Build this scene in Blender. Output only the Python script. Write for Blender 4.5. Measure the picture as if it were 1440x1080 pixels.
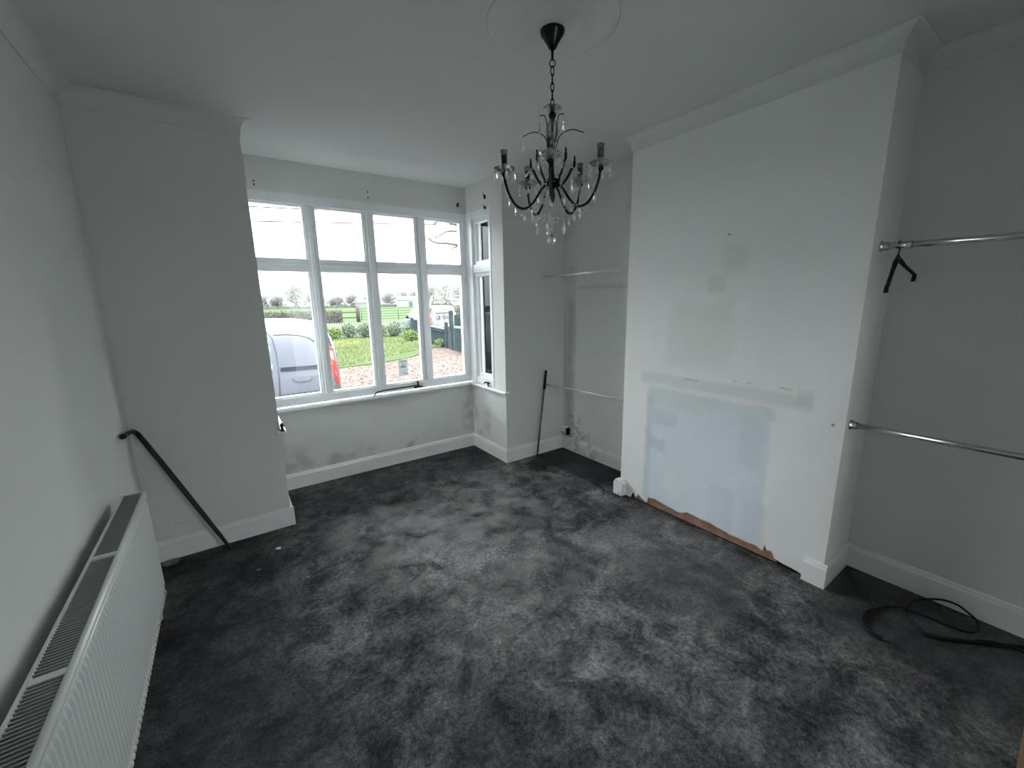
import bpy, bmesh, math, random
from mathutils import Vector, Matrix
random.seed(7)
for o in list(bpy.data.objects): bpy.data.objects.remove(o)
S = bpy.context.scene
COL = S.collection
V = Vector
PI = math.pi

# ------------------------------------------------------------------ camera
cam = bpy.data.objects.new('camera', bpy.data.cameras.new('camera')); COL.objects.link(cam)
F_PX, PITCH, YAW, ROLL, HC = 573.582, -11.5674, 34.8059, -1.0215, 1.4159
cam.data.sensor_fit = 'HORIZONTAL'; cam.data.sensor_width = 36.0
cam.data.lens = F_PX / 1440 * 36.0
cam.data.clip_start = 0.02; cam.data.clip_end = 2000
p_, y_, r_ = map(math.radians, (PITCH, YAW, ROLL))
fw = V((math.sin(y_)*math.cos(p_), math.cos(y_)*math.cos(p_), math.sin(p_)))
rt = V((math.cos(y_), -math.sin(y_), 0)); up = rt.cross(fw)
rt, up = rt*math.cos(r_)+up*math.sin(r_), -rt*math.sin(r_)+up*math.cos(r_)
m = Matrix((rt, up, -fw)).transposed().to_4x4(); m.translation = V((0, 0, HC))
cam.matrix_world = m
S.camera = cam

# ------------------------------------------------------------------ world: overcast sky
W = bpy.data.worlds.new('overcast'); S.world = W; W.use_nodes = True
nt = W.node_tree; nt.nodes.clear()
out = nt.nodes.new('ShaderNodeOutputWorld'); bg = nt.nodes.new('ShaderNodeBackground')
tc = nt.nodes.new('ShaderNodeTexCoord')
mp = nt.nodes.new('ShaderNodeMapping'); mp.inputs['Scale'].default_value = (1.5, 1.5, 6)
ns = nt.nodes.new('ShaderNodeTexNoise'); ns.inputs['Scale'].default_value = 1.6; ns.inputs['Detail'].default_value = 5
cr = nt.nodes.new('ShaderNodeValToRGB')
cr.color_ramp.elements[0].position = .35; cr.color_ramp.elements[0].color = (.88, .91, .95, 1)
cr.color_ramp.elements[1].position = .68; cr.color_ramp.elements[1].color = (.98, .99, 1.0, 1)
nt.links.new(tc.outputs['Generated'], mp.inputs['Vector']); nt.links.new(mp.outputs['Vector'], ns.inputs['Vector'])
nt.links.new(ns.outputs['Fac'], cr.inputs['Fac']); nt.links.new(cr.outputs['Color'], bg.inputs['Color'])
nt.links.new(bg.outputs['Background'], out.inputs['Surface'])
# standard overcast luminance: the zenith is brighter than the horizon
sx = nt.nodes.new('ShaderNodeSeparateXYZ'); nt.links.new(tc.outputs['Generated'], sx.inputs[0])
mx_ = nt.nodes.new('ShaderNodeMath'); mx_.operation = 'MAXIMUM'; mx_.inputs[1].default_value = 0; nt.links.new(sx.outputs['Z'], mx_.inputs[0])
ma = nt.nodes.new('ShaderNodeMath'); ma.operation = 'MULTIPLY_ADD'; ma.inputs[1].default_value = 2.5; ma.inputs[2].default_value = .52
nt.links.new(mx_.outputs[0], ma.inputs[0]); nt.links.new(ma.outputs[0], bg.inputs['Strength'])
S.view_settings.view_transform = 'Standard'; S.view_settings.look = 'None'
S.view_settings.gamma = 1.0; S.view_settings.use_curve_mapping = False
S.view_settings.exposure = 3.45
try:
    S.cycles.max_bounces = 12; S.cycles.diffuse_bounces = 8; S.cycles.transparent_max_bounces = 24
    S.cycles.glossy_bounces = 4; S.cycles.transmission_bounces = 8
except Exception: pass

# ------------------------------------------------------------------ materials
def mat(name, col, rough=.6, metal=0., bump=None, var=None, spec=None, trans=0.):
    """bump=(scale, strength, detail, distance); var=(scale, other colour, lo, hi)"""
    m = bpy.data.materials.new(name); m.use_nodes = True
    n = m.node_tree.nodes; l = m.node_tree.links; b = n['Principled BSDF']
    b.inputs['Base Color'].default_value = (*col, 1); b.inputs['Roughness'].default_value = rough
    b.inputs['Metallic'].default_value = metal
    if spec is not None: b.inputs['Specular IOR Level'].default_value = spec
    if trans: b.inputs['Transmission Weight'].default_value = trans
    g = n.new('ShaderNodeTexCoord'); m['tc'] = g.name
    if var:
        t = n.new('ShaderNodeTexNoise'); t.inputs['Scale'].default_value = var[0]; t.inputs['Detail'].default_value = 6
        t.inputs['Roughness'].default_value = .6
        r = n.new('ShaderNodeValToRGB'); r.color_ramp.elements[0].position = var[2]; r.color_ramp.elements[1].position = var[3]
        r.color_ramp.elements[0].color = (*col, 1); r.color_ramp.elements[1].color = (*var[1], 1)
        l.new(g.outputs['Object'], t.inputs['Vector']); l.new(t.outputs['Fac'], r.inputs['Fac']); l.new(r.outputs['Color'], b.inputs['Base Color'])
    if bump:
        t = n.new('ShaderNodeTexNoise'); t.inputs['Scale'].default_value = bump[0]; t.inputs['Detail'].default_value = bump[2]
        u = n.new('ShaderNodeBump'); u.inputs['Strength'].default_value = bump[1]; u.inputs['Distance'].default_value = bump[3]
        l.new(g.outputs['Object'], t.inputs['Vector']); l.new(t.outputs['Fac'], u.inputs['Height']); l.new(u.outputs['Normal'], b.inputs['Normal'])
    return m

def basecol(m):
    """current source of the base colour (socket) or None"""
    b = m.node_tree.nodes['Principled BSDF']
    s = b.inputs['Base Color']
    if s.is_linked: return s.links[0].from_socket
    n = m.node_tree.nodes.new('ShaderNodeRGB'); n.outputs[0].default_value = s.default_value
    m.node_tree.links.new(n.outputs[0], s); return n.outputs[0]

def mask_box(m, axes, lo, hi, soft, wob, nscale):
    """soft box mask on object coordinates with a noise-wobbled edge; axes e.g. 'yz'"""
    n = m.node_tree.nodes; l = m.node_tree.links
    g = n[m['tc']]
    t = n.new('ShaderNodeTexNoise'); t.inputs['Scale'].default_value = nscale; t.inputs['Detail'].default_value = 4
    l.new(g.outputs['Object'], t.inputs['Vector'])
    sub = n.new('ShaderNodeVectorMath'); sub.operation = 'SUBTRACT'; sub.inputs[1].default_value = (.5, .5, .5)
    l.new(t.outputs['Color'], sub.inputs[0])
    sc = n.new('ShaderNodeVectorMath'); sc.operation = 'SCALE'; sc.inputs['Scale'].default_value = wob*2
    l.new(sub.outputs[0], sc.inputs[0])
    ad = n.new('ShaderNodeVectorMath'); ad.operation = 'ADD'
    l.new(g.outputs['Object'], ad.inputs[0]); l.new(sc.outputs[0], ad.inputs[1])
    sp = n.new('ShaderNodeSeparateXYZ'); l.new(ad.outputs[0], sp.inputs[0])
    cur = None
    for a, lo_, hi_ in zip(axes, lo, hi):
        for lim, sgn in ((lo_, 1), (hi_, -1)):
            mr = n.new('ShaderNodeMapRange'); mr.clamp = True; mr.interpolation_type = 'SMOOTHSTEP'
            mr.inputs['From Min'].default_value = lim - soft; mr.inputs['From Max'].default_value = lim + soft
            mr.inputs['To Min'].default_value = 0 if sgn > 0 else 1; mr.inputs['To Max'].default_value = 1 if sgn > 0 else 0
            l.new(sp.outputs['XYZ'.index(a.upper())], mr.inputs['Value'])
            if cur is None: cur = mr.outputs[0]
            else:
                mu = n.new('ShaderNodeMath'); mu.operation = 'MULTIPLY'; l.new(cur, mu.inputs[0]); l.new(mr.outputs[0], mu.inputs[1]); cur = mu.outputs[0]
    return cur

def paint(m, mask, col, amt=1., breakup=None):
    n = m.node_tree.nodes; l = m.node_tree.links
    src = basecol(m)
    if breakup:
        t = n.new('ShaderNodeTexNoise'); t.inputs['Scale'].default_value = breakup[0]; t.inputs['Detail'].default_value = 6
        l.new(n[m['tc']].outputs['Object'], t.inputs['Vector'])
        mr = n.new('ShaderNodeMapRange'); mr.inputs['From Min'].default_value = breakup[1]; mr.inputs['From Max'].default_value = breakup[2]
        l.new(t.outputs['Fac'], mr.inputs['Value'])
        mu = n.new('ShaderNodeMath'); mu.operation = 'MULTIPLY'; l.new(mask, mu.inputs[0]); l.new(mr.outputs[0], mu.inputs[1]); mask = mu.outputs[0]
    k = n.new('ShaderNodeMath'); k.operation = 'MULTIPLY'; k.inputs[1].default_value = amt; l.new(mask, k.inputs[0])
    mx = n.new('ShaderNodeMixRGB'); mx.inputs[2].default_value = (*col, 1)
    l.new(k.outputs[0], mx.inputs[0]); l.new(src, mx.inputs[1])
    l.new(mx.outputs[0], n['Principled BSDF'].inputs['Base Color'])

WALLC = (.73, .745, .725)
def wallmat(name, col=WALLC): return mat(name, col, .75, bump=(95, .25, 3, .004), var=(1.3, tuple(c*.94 for c in col), .35, .7), spec=.25)
M = {}
M['wall'] = wallmat('wall_paint', (.71, .725, .705))
M['ceiling'] = mat('ceiling_paint', (.66, .68, .67), .85, bump=(60, .12, 3, .003), var=(.9, (.63, .65, .64), .4, .7), spec=.2)
M['cove'] = mat('coving_paint', (.68, .70, .69), .8, var=(3, (.65, .67, .66), .4, .7))
M['skirt'] = mat('skirting_gloss', (.80, .82, .81), .4, var=(5, (.74, .75, .73), .45, .75), bump=(30, .05, 2, .002))
M['frame'] = mat('window_gloss', (.82, .85, .87), .35, var=(8, (.77, .79, .80), .5, .8), bump=(40, .04, 2, .001))
M['sill'] = mat('sill_gloss', (.80, .82, .82), .3, var=(9, (.74, .75, .73), .5, .8))

M['chimney'] = wallmat('chimney_paint', (.82, .835, .825))
mc = M['chimney']
paint(mc, mask_box(mc, 'yz', (.90, .02), (1.66, .84), .02, .028, 7), (.64, .71, .765), .9, (3, .1, .45))
for (a, b, c, d, col, am) in [(1.44, .60, 1.62, .70, (.52, .59, .62), .5), (1.50, .42, 1.64, .50, (.52, .58, .62), .6), (.93, .50, 1.05, .78, (.53, .60, .63), .45),
                              (1.05, .03, 1.20, .33, (.55, .62, .68), .5), (1.28, .72, 1.66, .84, (.62, .67, .66), .6), (.87, .04, .99, .30, (.58, .65, .69), .5),
                              (1.62, .05, 1.665, .78, (.50, .55, .58), .55), (.88, .78, 1.3, .845, (.60, .66, .66), .55), (1.2, .03, 1.36, .2, (.64, .71, .77), .5),
                              (1.30, .30, 1.52, .55, (.64, .70, .76), .5)]:
    paint(mc, mask_box(mc, 'yz', (a, b), (c, d), .018, .022, 11), col, am*1.1, (5, .15, .55))
paint(mc, mask_box(mc, 'yz', (.73, .865), (1.72, .935), .02, .02, 3), (.60, .66, .66), .6)
paint(mc, mask_box(mc, 'yz', (.73, .885), (.80, .968), .004, .004, 5), (.56, .60, .57), .35)
paint(mc, mask_box(mc, 'yz', (.82, .955), (1.22, .966), .003, .006, 4), (.35, .36, .32), .6, (14, .48, .62))
paint(mc, mask_box(mc, 'yz', (1.30, .925), (1.42, .935), .003, .006, 4), (.35, .30, .27), .5, (20, .48, .6))
paint(mc, mask_box(mc, 'yz', (1.10, 1.55), (1.22, 1.68), .03, .02, 4), (.50, .52, .49), .24)
paint(mc, mask_box(mc, 'yz', (1.20, 1.44), (1.30, 1.53), .02, .02, 4), (.54, .56, .53), .3)
paint(mc, mask_box(mc, 'yz', (1.16, 1.0), (1.52, 1.38), .05, .12, 2.5), (.60, .62, .59), .32)
paint(mc, mask_box(mc, 'yz', (1.195, 1.735), (1.21, 1.745), .003, .0, 4), (.25, .25, .23), .8)

M['bay'] = wallmat('bay_wall_paint')
mb = M['bay']
paint(mb, mask_box(mb, 'xz', (.2, .13), (.95, .22), .05, .08, 5), (.24, .24, .21), .75, (7, .36, .70))
paint(mb, mask_box(mb, 'xz', (.2, .17), (.42, .33), .06, .05, 5), (.26, .26, .23), .5, (6, .40, .66))
paint(mb, mask_box(mb, 'xz', (1.80, .14), (1.93, .62), .03, .05, 6), (.30, .28, .24), .6, (9, .38, .70))
paint(mb, mask_box(mb, 'xz', (1.18, .11), (1.30, .2), .03, .03, 8), (.3, .29, .26), .5, (15, .45, .6))
M['bayright'] = wallmat('bay_return_paint')
mr_ = M['bayright']
paint(mr_, mask_box(mr_, 'yz', (3.1, .13), (3.434, .42), .05, .06, 7), (.4, .4, .38), .5, (10, .44, .66))
paint(mr_, mask_box(mr_, 'yz', (3.34, .2), (3.45, .62), .03, .03, 7), (.34, .33, .3), .5, (8, .42, .66))
M['wallright'] = wallmat('alcove_wall_paint')
mw = M['wallright']
paint(mw, mask_box(mw, 'yz', (2.69, .06), (2.79, 1.7), .02, .02, 4), (.46, .47, .44), .6, (3, .3, .55))  # vertical band of corner shade painted into the wall colour
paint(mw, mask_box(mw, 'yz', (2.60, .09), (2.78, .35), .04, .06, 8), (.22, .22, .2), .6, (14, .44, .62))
paint(mw, mask_box(mw, 'yz', (1.9, 1.50), (2.66, 1.53), .02, .01, 4), (.45, .46, .43), .5)
M['skirtdirty'] = mat('stained_skirting', (.72, .74, .73), .45)
ms = M['skirtdirty']; paint(ms, mask_box(ms, 'yz', (2.3, -.1), (2.72, .2), .08, .05, 6), (.30, .28, .24), .6, (12, .46, .62))

# carpet: charcoal pile with crushed lighter swirls, dark patches and the imprint of furniture
def carpet():
    m = mat('charcoal_carpet', (.03, .031, .034), 1., spec=.05)
    n = m.node_tree.nodes; l = m.node_tree.links; g = n[m['tc']]; b = n['Principled BSDF']
    def noise(sc, det, dist=0., rough=.6):
        t = n.new('ShaderNodeTexNoise'); t.inputs['Scale'].default_value = sc; t.inputs['Detail'].default_value = det
        t.inputs['Distortion'].default_value = dist; t.inputs['Roughness'].default_value = rough
        l.new(g.outputs['Object'], t.inputs['Vector']); return t.outputs['Fac']
    def ramp(s, a, b_, c0, c1):
        r = n.new('ShaderNodeValToRGB'); r.color_ramp.elements[0].position = a; r.color_ramp.elements[1].position = b_
        r.color_ramp.elements[0].color = (*c0, 1); r.color_ramp.elements[1].color = (*c1, 1); l.new(s, r.inputs['Fac']); return r.outputs['Color']
    def mix(kind, fac, a, b_):
        x = n.new('ShaderNodeMixRGB'); x.blend_type = kind; x.inputs[0].default_value = fac if not hasattr(fac, 'links') else 1
        if hasattr(fac, 'links'): l.new(fac, x.inputs[0])
        l.new(a, x.inputs[1]); l.new(b_, x.inputs[2]); return x.outputs[0]
    big = ramp(noise(1.7, 7, .5, .62), .40, .64, (.066, .066, .069), (.185, .187, .185))
    med = ramp(noise(7, 8, .6, .7), .38, .64, (.38, .38, .40), (1.45, 1.45, 1.43))
    fine = ramp(noise(55, 3, 0, .6), .32, .68, (.55, .55, .57), (1.35, 1.35, 1.35))
    hair = ramp(noise(190, 2, 0, .5), .3, .7, (.6, .6, .6), (1.3, 1.3, 1.3))
    c = mix('MULTIPLY', 1., big, med); c = mix('MULTIPLY', 1., c, fine); c = mix('MULTIPLY', 1., c, hair)
    l.new(c, b.inputs['Base Color'])
    # lighter area in front of the bay, darker patches elsewhere
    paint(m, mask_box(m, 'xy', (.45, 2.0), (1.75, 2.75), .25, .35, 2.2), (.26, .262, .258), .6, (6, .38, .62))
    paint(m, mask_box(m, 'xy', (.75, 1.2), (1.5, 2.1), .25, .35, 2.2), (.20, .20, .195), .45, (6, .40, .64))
    paint(m, mask_box(m, 'xy', (1.98, 2.48), (2.4, 2.74), .05, .09, 5), (.018, .018, .019), .85, (7, .34, .5))
    paint(m, mask_box(m, 'xy', (2.2, 2.05), (2.58, 2.8), .02, .01, 5), (.04, .042, .046), .7)
    paint(m, mask_box(m, 'xy', (-.5, -.6), (.12, 2.85), .14, .12, 3), (.026, .027, .031), .6)  # shade along the radiator side, painted into the carpet colour
    paint(m, mask_box(m, 'xy', (.2, 2.9), (1.9, 3.44), .06, .04, 3), (.045, .046, .048), .45)
    paint(m, mask_box(m, 'xy', (2.02, .1), (2.12, .3), .03, .04, 6), (.01, .01, .01), .8, (9, .3, .5))
    paint(m, mask_box(m, 'xy', (2.0, -.4), (2.58, .6), .1, .1, 3), (.055, .058, .062), .6)
    paint(m, mask_box(m, 'xy', (1.9, .64), (1.95, 1.72), .006, .008, 4), (.02, .02, .022), .45)
    paint(m, mask_box(m, 'xy', (1.55, .75), (2.22, 1.6), .03, .04, 3), (.15, .15, .15), .3)
    mm = n.new('ShaderNodeMath'); mm.operation = 'ADD'
    l.new(noise(110, 4), mm.inputs[0]); l.new(noise(14, 4), mm.inputs[1])
    u = n.new('ShaderNodeBump'); u.inputs['Strength'].default_value = .9; u.inputs['Distance'].default_value = .008
    l.new(mm.outputs[0], u.inputs['Height']); l.new(u.outputs['Normal'], b.inputs['Normal'])
    return m
M['carpet'] = carpet()

def glass_pane():
    m = bpy.data.materials.new('window_glass'); m.use_nodes = True; n = m.node_tree.nodes; l = m.node_tree.links; n.clear()
    o = n.new('ShaderNodeOutputMaterial'); t = n.new('ShaderNodeBsdfTransparent'); t.inputs[0].default_value = (.97, .985, .98, 1)
    gl = n.new('ShaderNodeBsdfGlossy'); gl.inputs['Roughness'].default_value = .02
    fr = n.new('ShaderNodeFresnel'); fr.inputs['IOR'].default_value = 1.35
    mx = n.new('ShaderNodeMixShader'); l.new(fr.outputs[0], mx.inputs[0]); l.new(t.outputs[0], mx.inputs[1]); l.new(gl.outputs[0], mx.inputs[2]); l.new(mx.outputs[0], o.inputs[0])
    return m
M['glass'] = glass_pane()
def crystal(name, tr, gl_r=.03, milk=0, ior=1.8):
    m = bpy.data.materials.new(name); m.use_nodes = True; n = m.node_tree.nodes; l = m.node_tree.links; n.clear()
    o = n.new('ShaderNodeOutputMaterial'); t = n.new('ShaderNodeBsdfTransparent'); t.inputs[0].default_value = (.93, .95, .95, 1)
    gl = n.new('ShaderNodeBsdfGlossy'); gl.inputs['Roughness'].default_value = gl_r; gl.inputs[0].default_value = (1, 1, 1, 1)
    rf = n.new('ShaderNodeBsdfRefraction'); rf.inputs['IOR'].default_value = 1.5; rf.inputs['Roughness'].default_value = .02
    m1 = n.new('ShaderNodeMixShader'); m1.inputs[0].default_value = tr; l.new(rf.outputs[0], m1.inputs[1]); l.new(t.outputs[0], m1.inputs[2])
    fr = n.new('ShaderNodeFresnel'); fr.inputs['IOR'].default_value = ior
    mx = n.new('ShaderNodeMixShader'); l.new(fr.outputs[0], mx.inputs[0]); l.new(m1.outputs[0], mx.inputs[1]); l.new(gl.outputs[0], mx.inputs[2])
    if milk:
        tl = n.new('ShaderNodeBsdfTranslucent'); tl.inputs[0].default_value = (.95, .96, .96, 1); m3 = n.new('ShaderNodeMixShader'); m3.inputs[0].default_value = milk
        l.new(mx.outputs[0], m3.inputs[1]); l.new(tl.outputs[0], m3.inputs[2]); l.new(m3.outputs[0], o.inputs[0])
    else: l.new(mx.outputs[0], o.inputs[0])
    return m
M['crystal'] = crystal('cut_crystal', .0, .03, .18, 2.0)
M['clearcup'] = crystal('clear_glass_cup', .8, .03, .08)
def sheetmat():
    m = mat('thin_paper', (.80, .82, .82), .7); n = m.node_tree.nodes; l = m.node_tree.links
    tl = n.new('ShaderNodeBsdfTranslucent'); tl.inputs[0].default_value = (.62, .66, .66, 1); mx = n.new('ShaderNodeMixShader'); mx.inputs[0].default_value = .5
    l.new(n['Principled BSDF'].outputs[0], mx.inputs[1]); l.new(tl.outputs[0], mx.inputs[2]); l.new(mx.outputs[0], n['Material Output'].inputs[0]); return m
M['sheet'] = sheetmat()
M['gunmetal'] = mat('dark_chrome', (.035, .037, .039), .25, 1.)
M['chrome'] = mat('chrome', (.62, .64, .64), .16, 1.)
M['whitetube'] = mat('white_metal_tube', (.78, .80, .80), .25, .3)
M['candle'] = mat('black_lampholder', (.015, .018, .018), .45)
M['sleeve'] = mat('grey_translucent_sleeve', (.22, .23, .23), .3)
M['radiator'] = mat('radiator_enamel', (.62, .66, .64), .35, bump=(20, .03, 2, .001))
M['raddark'] = mat('radiator_inside_shade', (.05, .05, .05), .8)  # near black, carries the shade below the grille
M['slat'] = mat('shaded_grille_enamel', (.24, .26, .25), .45)  # darker than the panel: shade between the slats put into the colour
M['black'] = mat('black_plastic', (.010, .010, .011), .45, bump=(60, .1, 2, .001))
M['rubber'] = mat('black_cable_rubber', (.012, .012, .014), .6)
M['poleblack'] = mat('blackened_steel', (.02, .02, .021), .5, .4, bump=(80, .1, 2, .001))
M['polegrey'] = mat('worn_grey_tube', (.20, .20, .20), .4, .8, var=(30, (.08, .08, .08), .4, .7))
M['plastic'] = mat('white_plastic', (.74, .77, .76), .35)
M['socket'] = mat('grimy_socket_plastic', (.62, .63, .60), .4, var=(20, (.30, .29, .26), .5, .75))
M['iron'] = mat('black_iron', (.03, .025, .024), .5, .5)
M['brick'] = mat('bare_brown_hearth_plaster', (.24, .125, .09), .9, var=(14, (.37, .22, .16), .35, .7), bump=(40, .5, 4, .01))
M['dark'] = mat('shadow_gap', (.006, .006, .006), 1.)
M['rawedge'] = mat('broken_plaster_edge', (.55, .50, .46), .9, bump=(50, .5, 3, .006))
M['oak'] = mat('pale_brown_timber', (.30, .19, .11), .6, var=(9, (.22, .13, .075), .35, .7), bump=(50, .2, 3, .002))
M['paper'] = mat('paper', (.78, .80, .80), .7)
M['ink'] = mat('grey_print', (.30, .36, .36), .7)
M['greyscrap'] = mat('grey_crumpled_paper', (.20, .21, .20), .8, var=(30, (.10, .10, .10), .4, .7))
# outside
M['grass'] = mat('lawn_grass', (.030, .042, .019), .9, var=(1.3, (.040, .050, .025), .35, .7), bump=(25, .8, 4, .05))
M['blade'] = mat('grass_blades', (.090, .110, .052), .8)
M['field'] = mat('field_grass', (.032, .046, .024), .95, var=(.06, (.037, .049, .027), .3, .7))
def gravelmat():
    m = mat('pink_brown_gravel', (.22, .15, .12), .95)
    n = m.node_tree.nodes; l = m.node_tree.links; g = n[m['tc']]; b = n['Principled BSDF']
    v = n.new('ShaderNodeTexVoronoi'); v.inputs['Scale'].default_value = 16; l.new(g.outputs['Object'], v.inputs['Vector'])
    r = n.new('ShaderNodeValToRGB'); r.color_ramp.elements[0].color = (.026, .018, .015, 1); r.color_ramp.elements[1].color = (.105, .088, .082, 1)
    e = r.color_ramp.elements.new(.5); e.color = (.060, .046, .041, 1)
    s = n.new('ShaderNodeSeparateColor'); l.new(v.outputs['Color'], s.inputs[0]); l.new(s.outputs[0], r.inputs['Fac']); l.new(r.outputs[0], b.inputs['Base Color'])
    u = n.new('ShaderNodeBump'); u.invert = True; u.inputs['Strength'].default_value = .8; u.inputs['Distance'].default_value = .04
    l.new(v.outputs['Distance'], u.inputs['Height']); l.new(u.outputs['Normal'], b.inputs['Normal'])
    return m
M['gravel'] = gravelmat()
M['stones'] = mat('stone_chips', (.115, .094, .086), .9, var=(9, (.034, .024, .020), .4, .6))
M['leaf'] = mat('shrub_leaf', (.055, .08, .05), .6, var=(3, (.085, .105, .07), .4, .7))
M['leaflight'] = mat('pale_shrub_leaf', (.07, .10, .035), .6, var=(3, (.09, .12, .05), .4, .7))
M['leafdark'] = mat('evergreen_leaf', (.02, .03, .018), .5, var=(5, (.05, .065, .04), .4, .7))
M['bark'] = mat('bark', (.12, .10, .085), .9, bump=(30, .5, 3, .01))
M['twig'] = mat('bare_hedge_twigs', (.055, .055, .048), .9, var=(2, (.08, .08, .07), .4, .7))
M['farhedge'] = mat('distant_hedgerow', (.055, .064, .055), .95)
M['fartree'] = mat('distant_bare_tree', (.19, .19, .18), .95, var=(.3, (.23, .23, .22), .4, .7))  # paled so the colour itself carries aerial haze
M['farbarn'] = mat('distant_barn_sheet', (.15, .175, .175), .8)
M['petal'] = mat('daffodil_petal', (.16, .15, .02), .6)
M['picket'] = mat('white_picket_paint', (.14, .145, .145), .6)
M['greenfence'] = mat('dark_green_fence_stain', (.018, .024, .026), .75, var=(6, (.027, .036, .038), .4, .7))
M['greencap'] = mat('pale_capping', (.11, .12, .12), .7)
M['gatesteel'] = mat('rusty_grey_gate', (.045, .05, .04), .7)
M['posts'] = mat('weathered_post', (.05, .045, .038), .9)
M['silver'] = mat('silver_lavender_car_paint', (.060, .065, .082), .3, .15)
M['whitepaint'] = mat('white_van_paint', (.09, .094, .098), .35)
M['seam'] = mat('panel_gap', (.02, .022, .028), .7)
M['trimgrey'] = mat('dark_grey_trim', (.011, .012, .017), .7, spec=.15)
M['carglass'] = mat('car_window', (.10, .13, .14), .08, spec=.8)
M['brightglass'] = mat('sky_reflecting_car_window', (.16, .19, .20), .06, .6)
M['bumper'] = mat('grey_bumper', (.028, .028, .031), .6)
M['redlamp'] = mat('red_lamp_lens', (.22, .012, .008), .25)
M['amberlamp'] = mat('pale_lamp_lens', (.26, .12, .09), .25)
M['tyre'] = mat('tyre', (.012, .012, .013), .8)
M['hub'] = mat('wheel_trim', (.25, .26, .27), .4, .6)
M['logo'] = mat('dark_grey_vinyl', (.012, .014, .02), .5)
M['wire'] = mat('overhead_wire', (.06, .06, .06), .7)
M['yellow'] = mat('yellow_sleeve', (.13, .14, .03), .6)
M['ext'] = mat('red_brick_render', (.25, .2, .17), .9)

for k in ('grass', 'blade', 'field', 'gravel', 'stones', 'leaf', 'leaflight', 'twig', 'farhedge', 'fartree', 'farbarn', 'petal', 'picket', 'greenfence', 'greencap', 'gatesteel', 'posts', 'bark', 'wire', 'ext'):
    M[k].node_tree.nodes['Principled BSDF'].inputs['Specular IOR Level'].default_value = 0
for k in ('black', 'rubber'): M[k].node_tree.nodes['Principled BSDF'].inputs['Specular IOR Level'].default_value = .2

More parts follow.
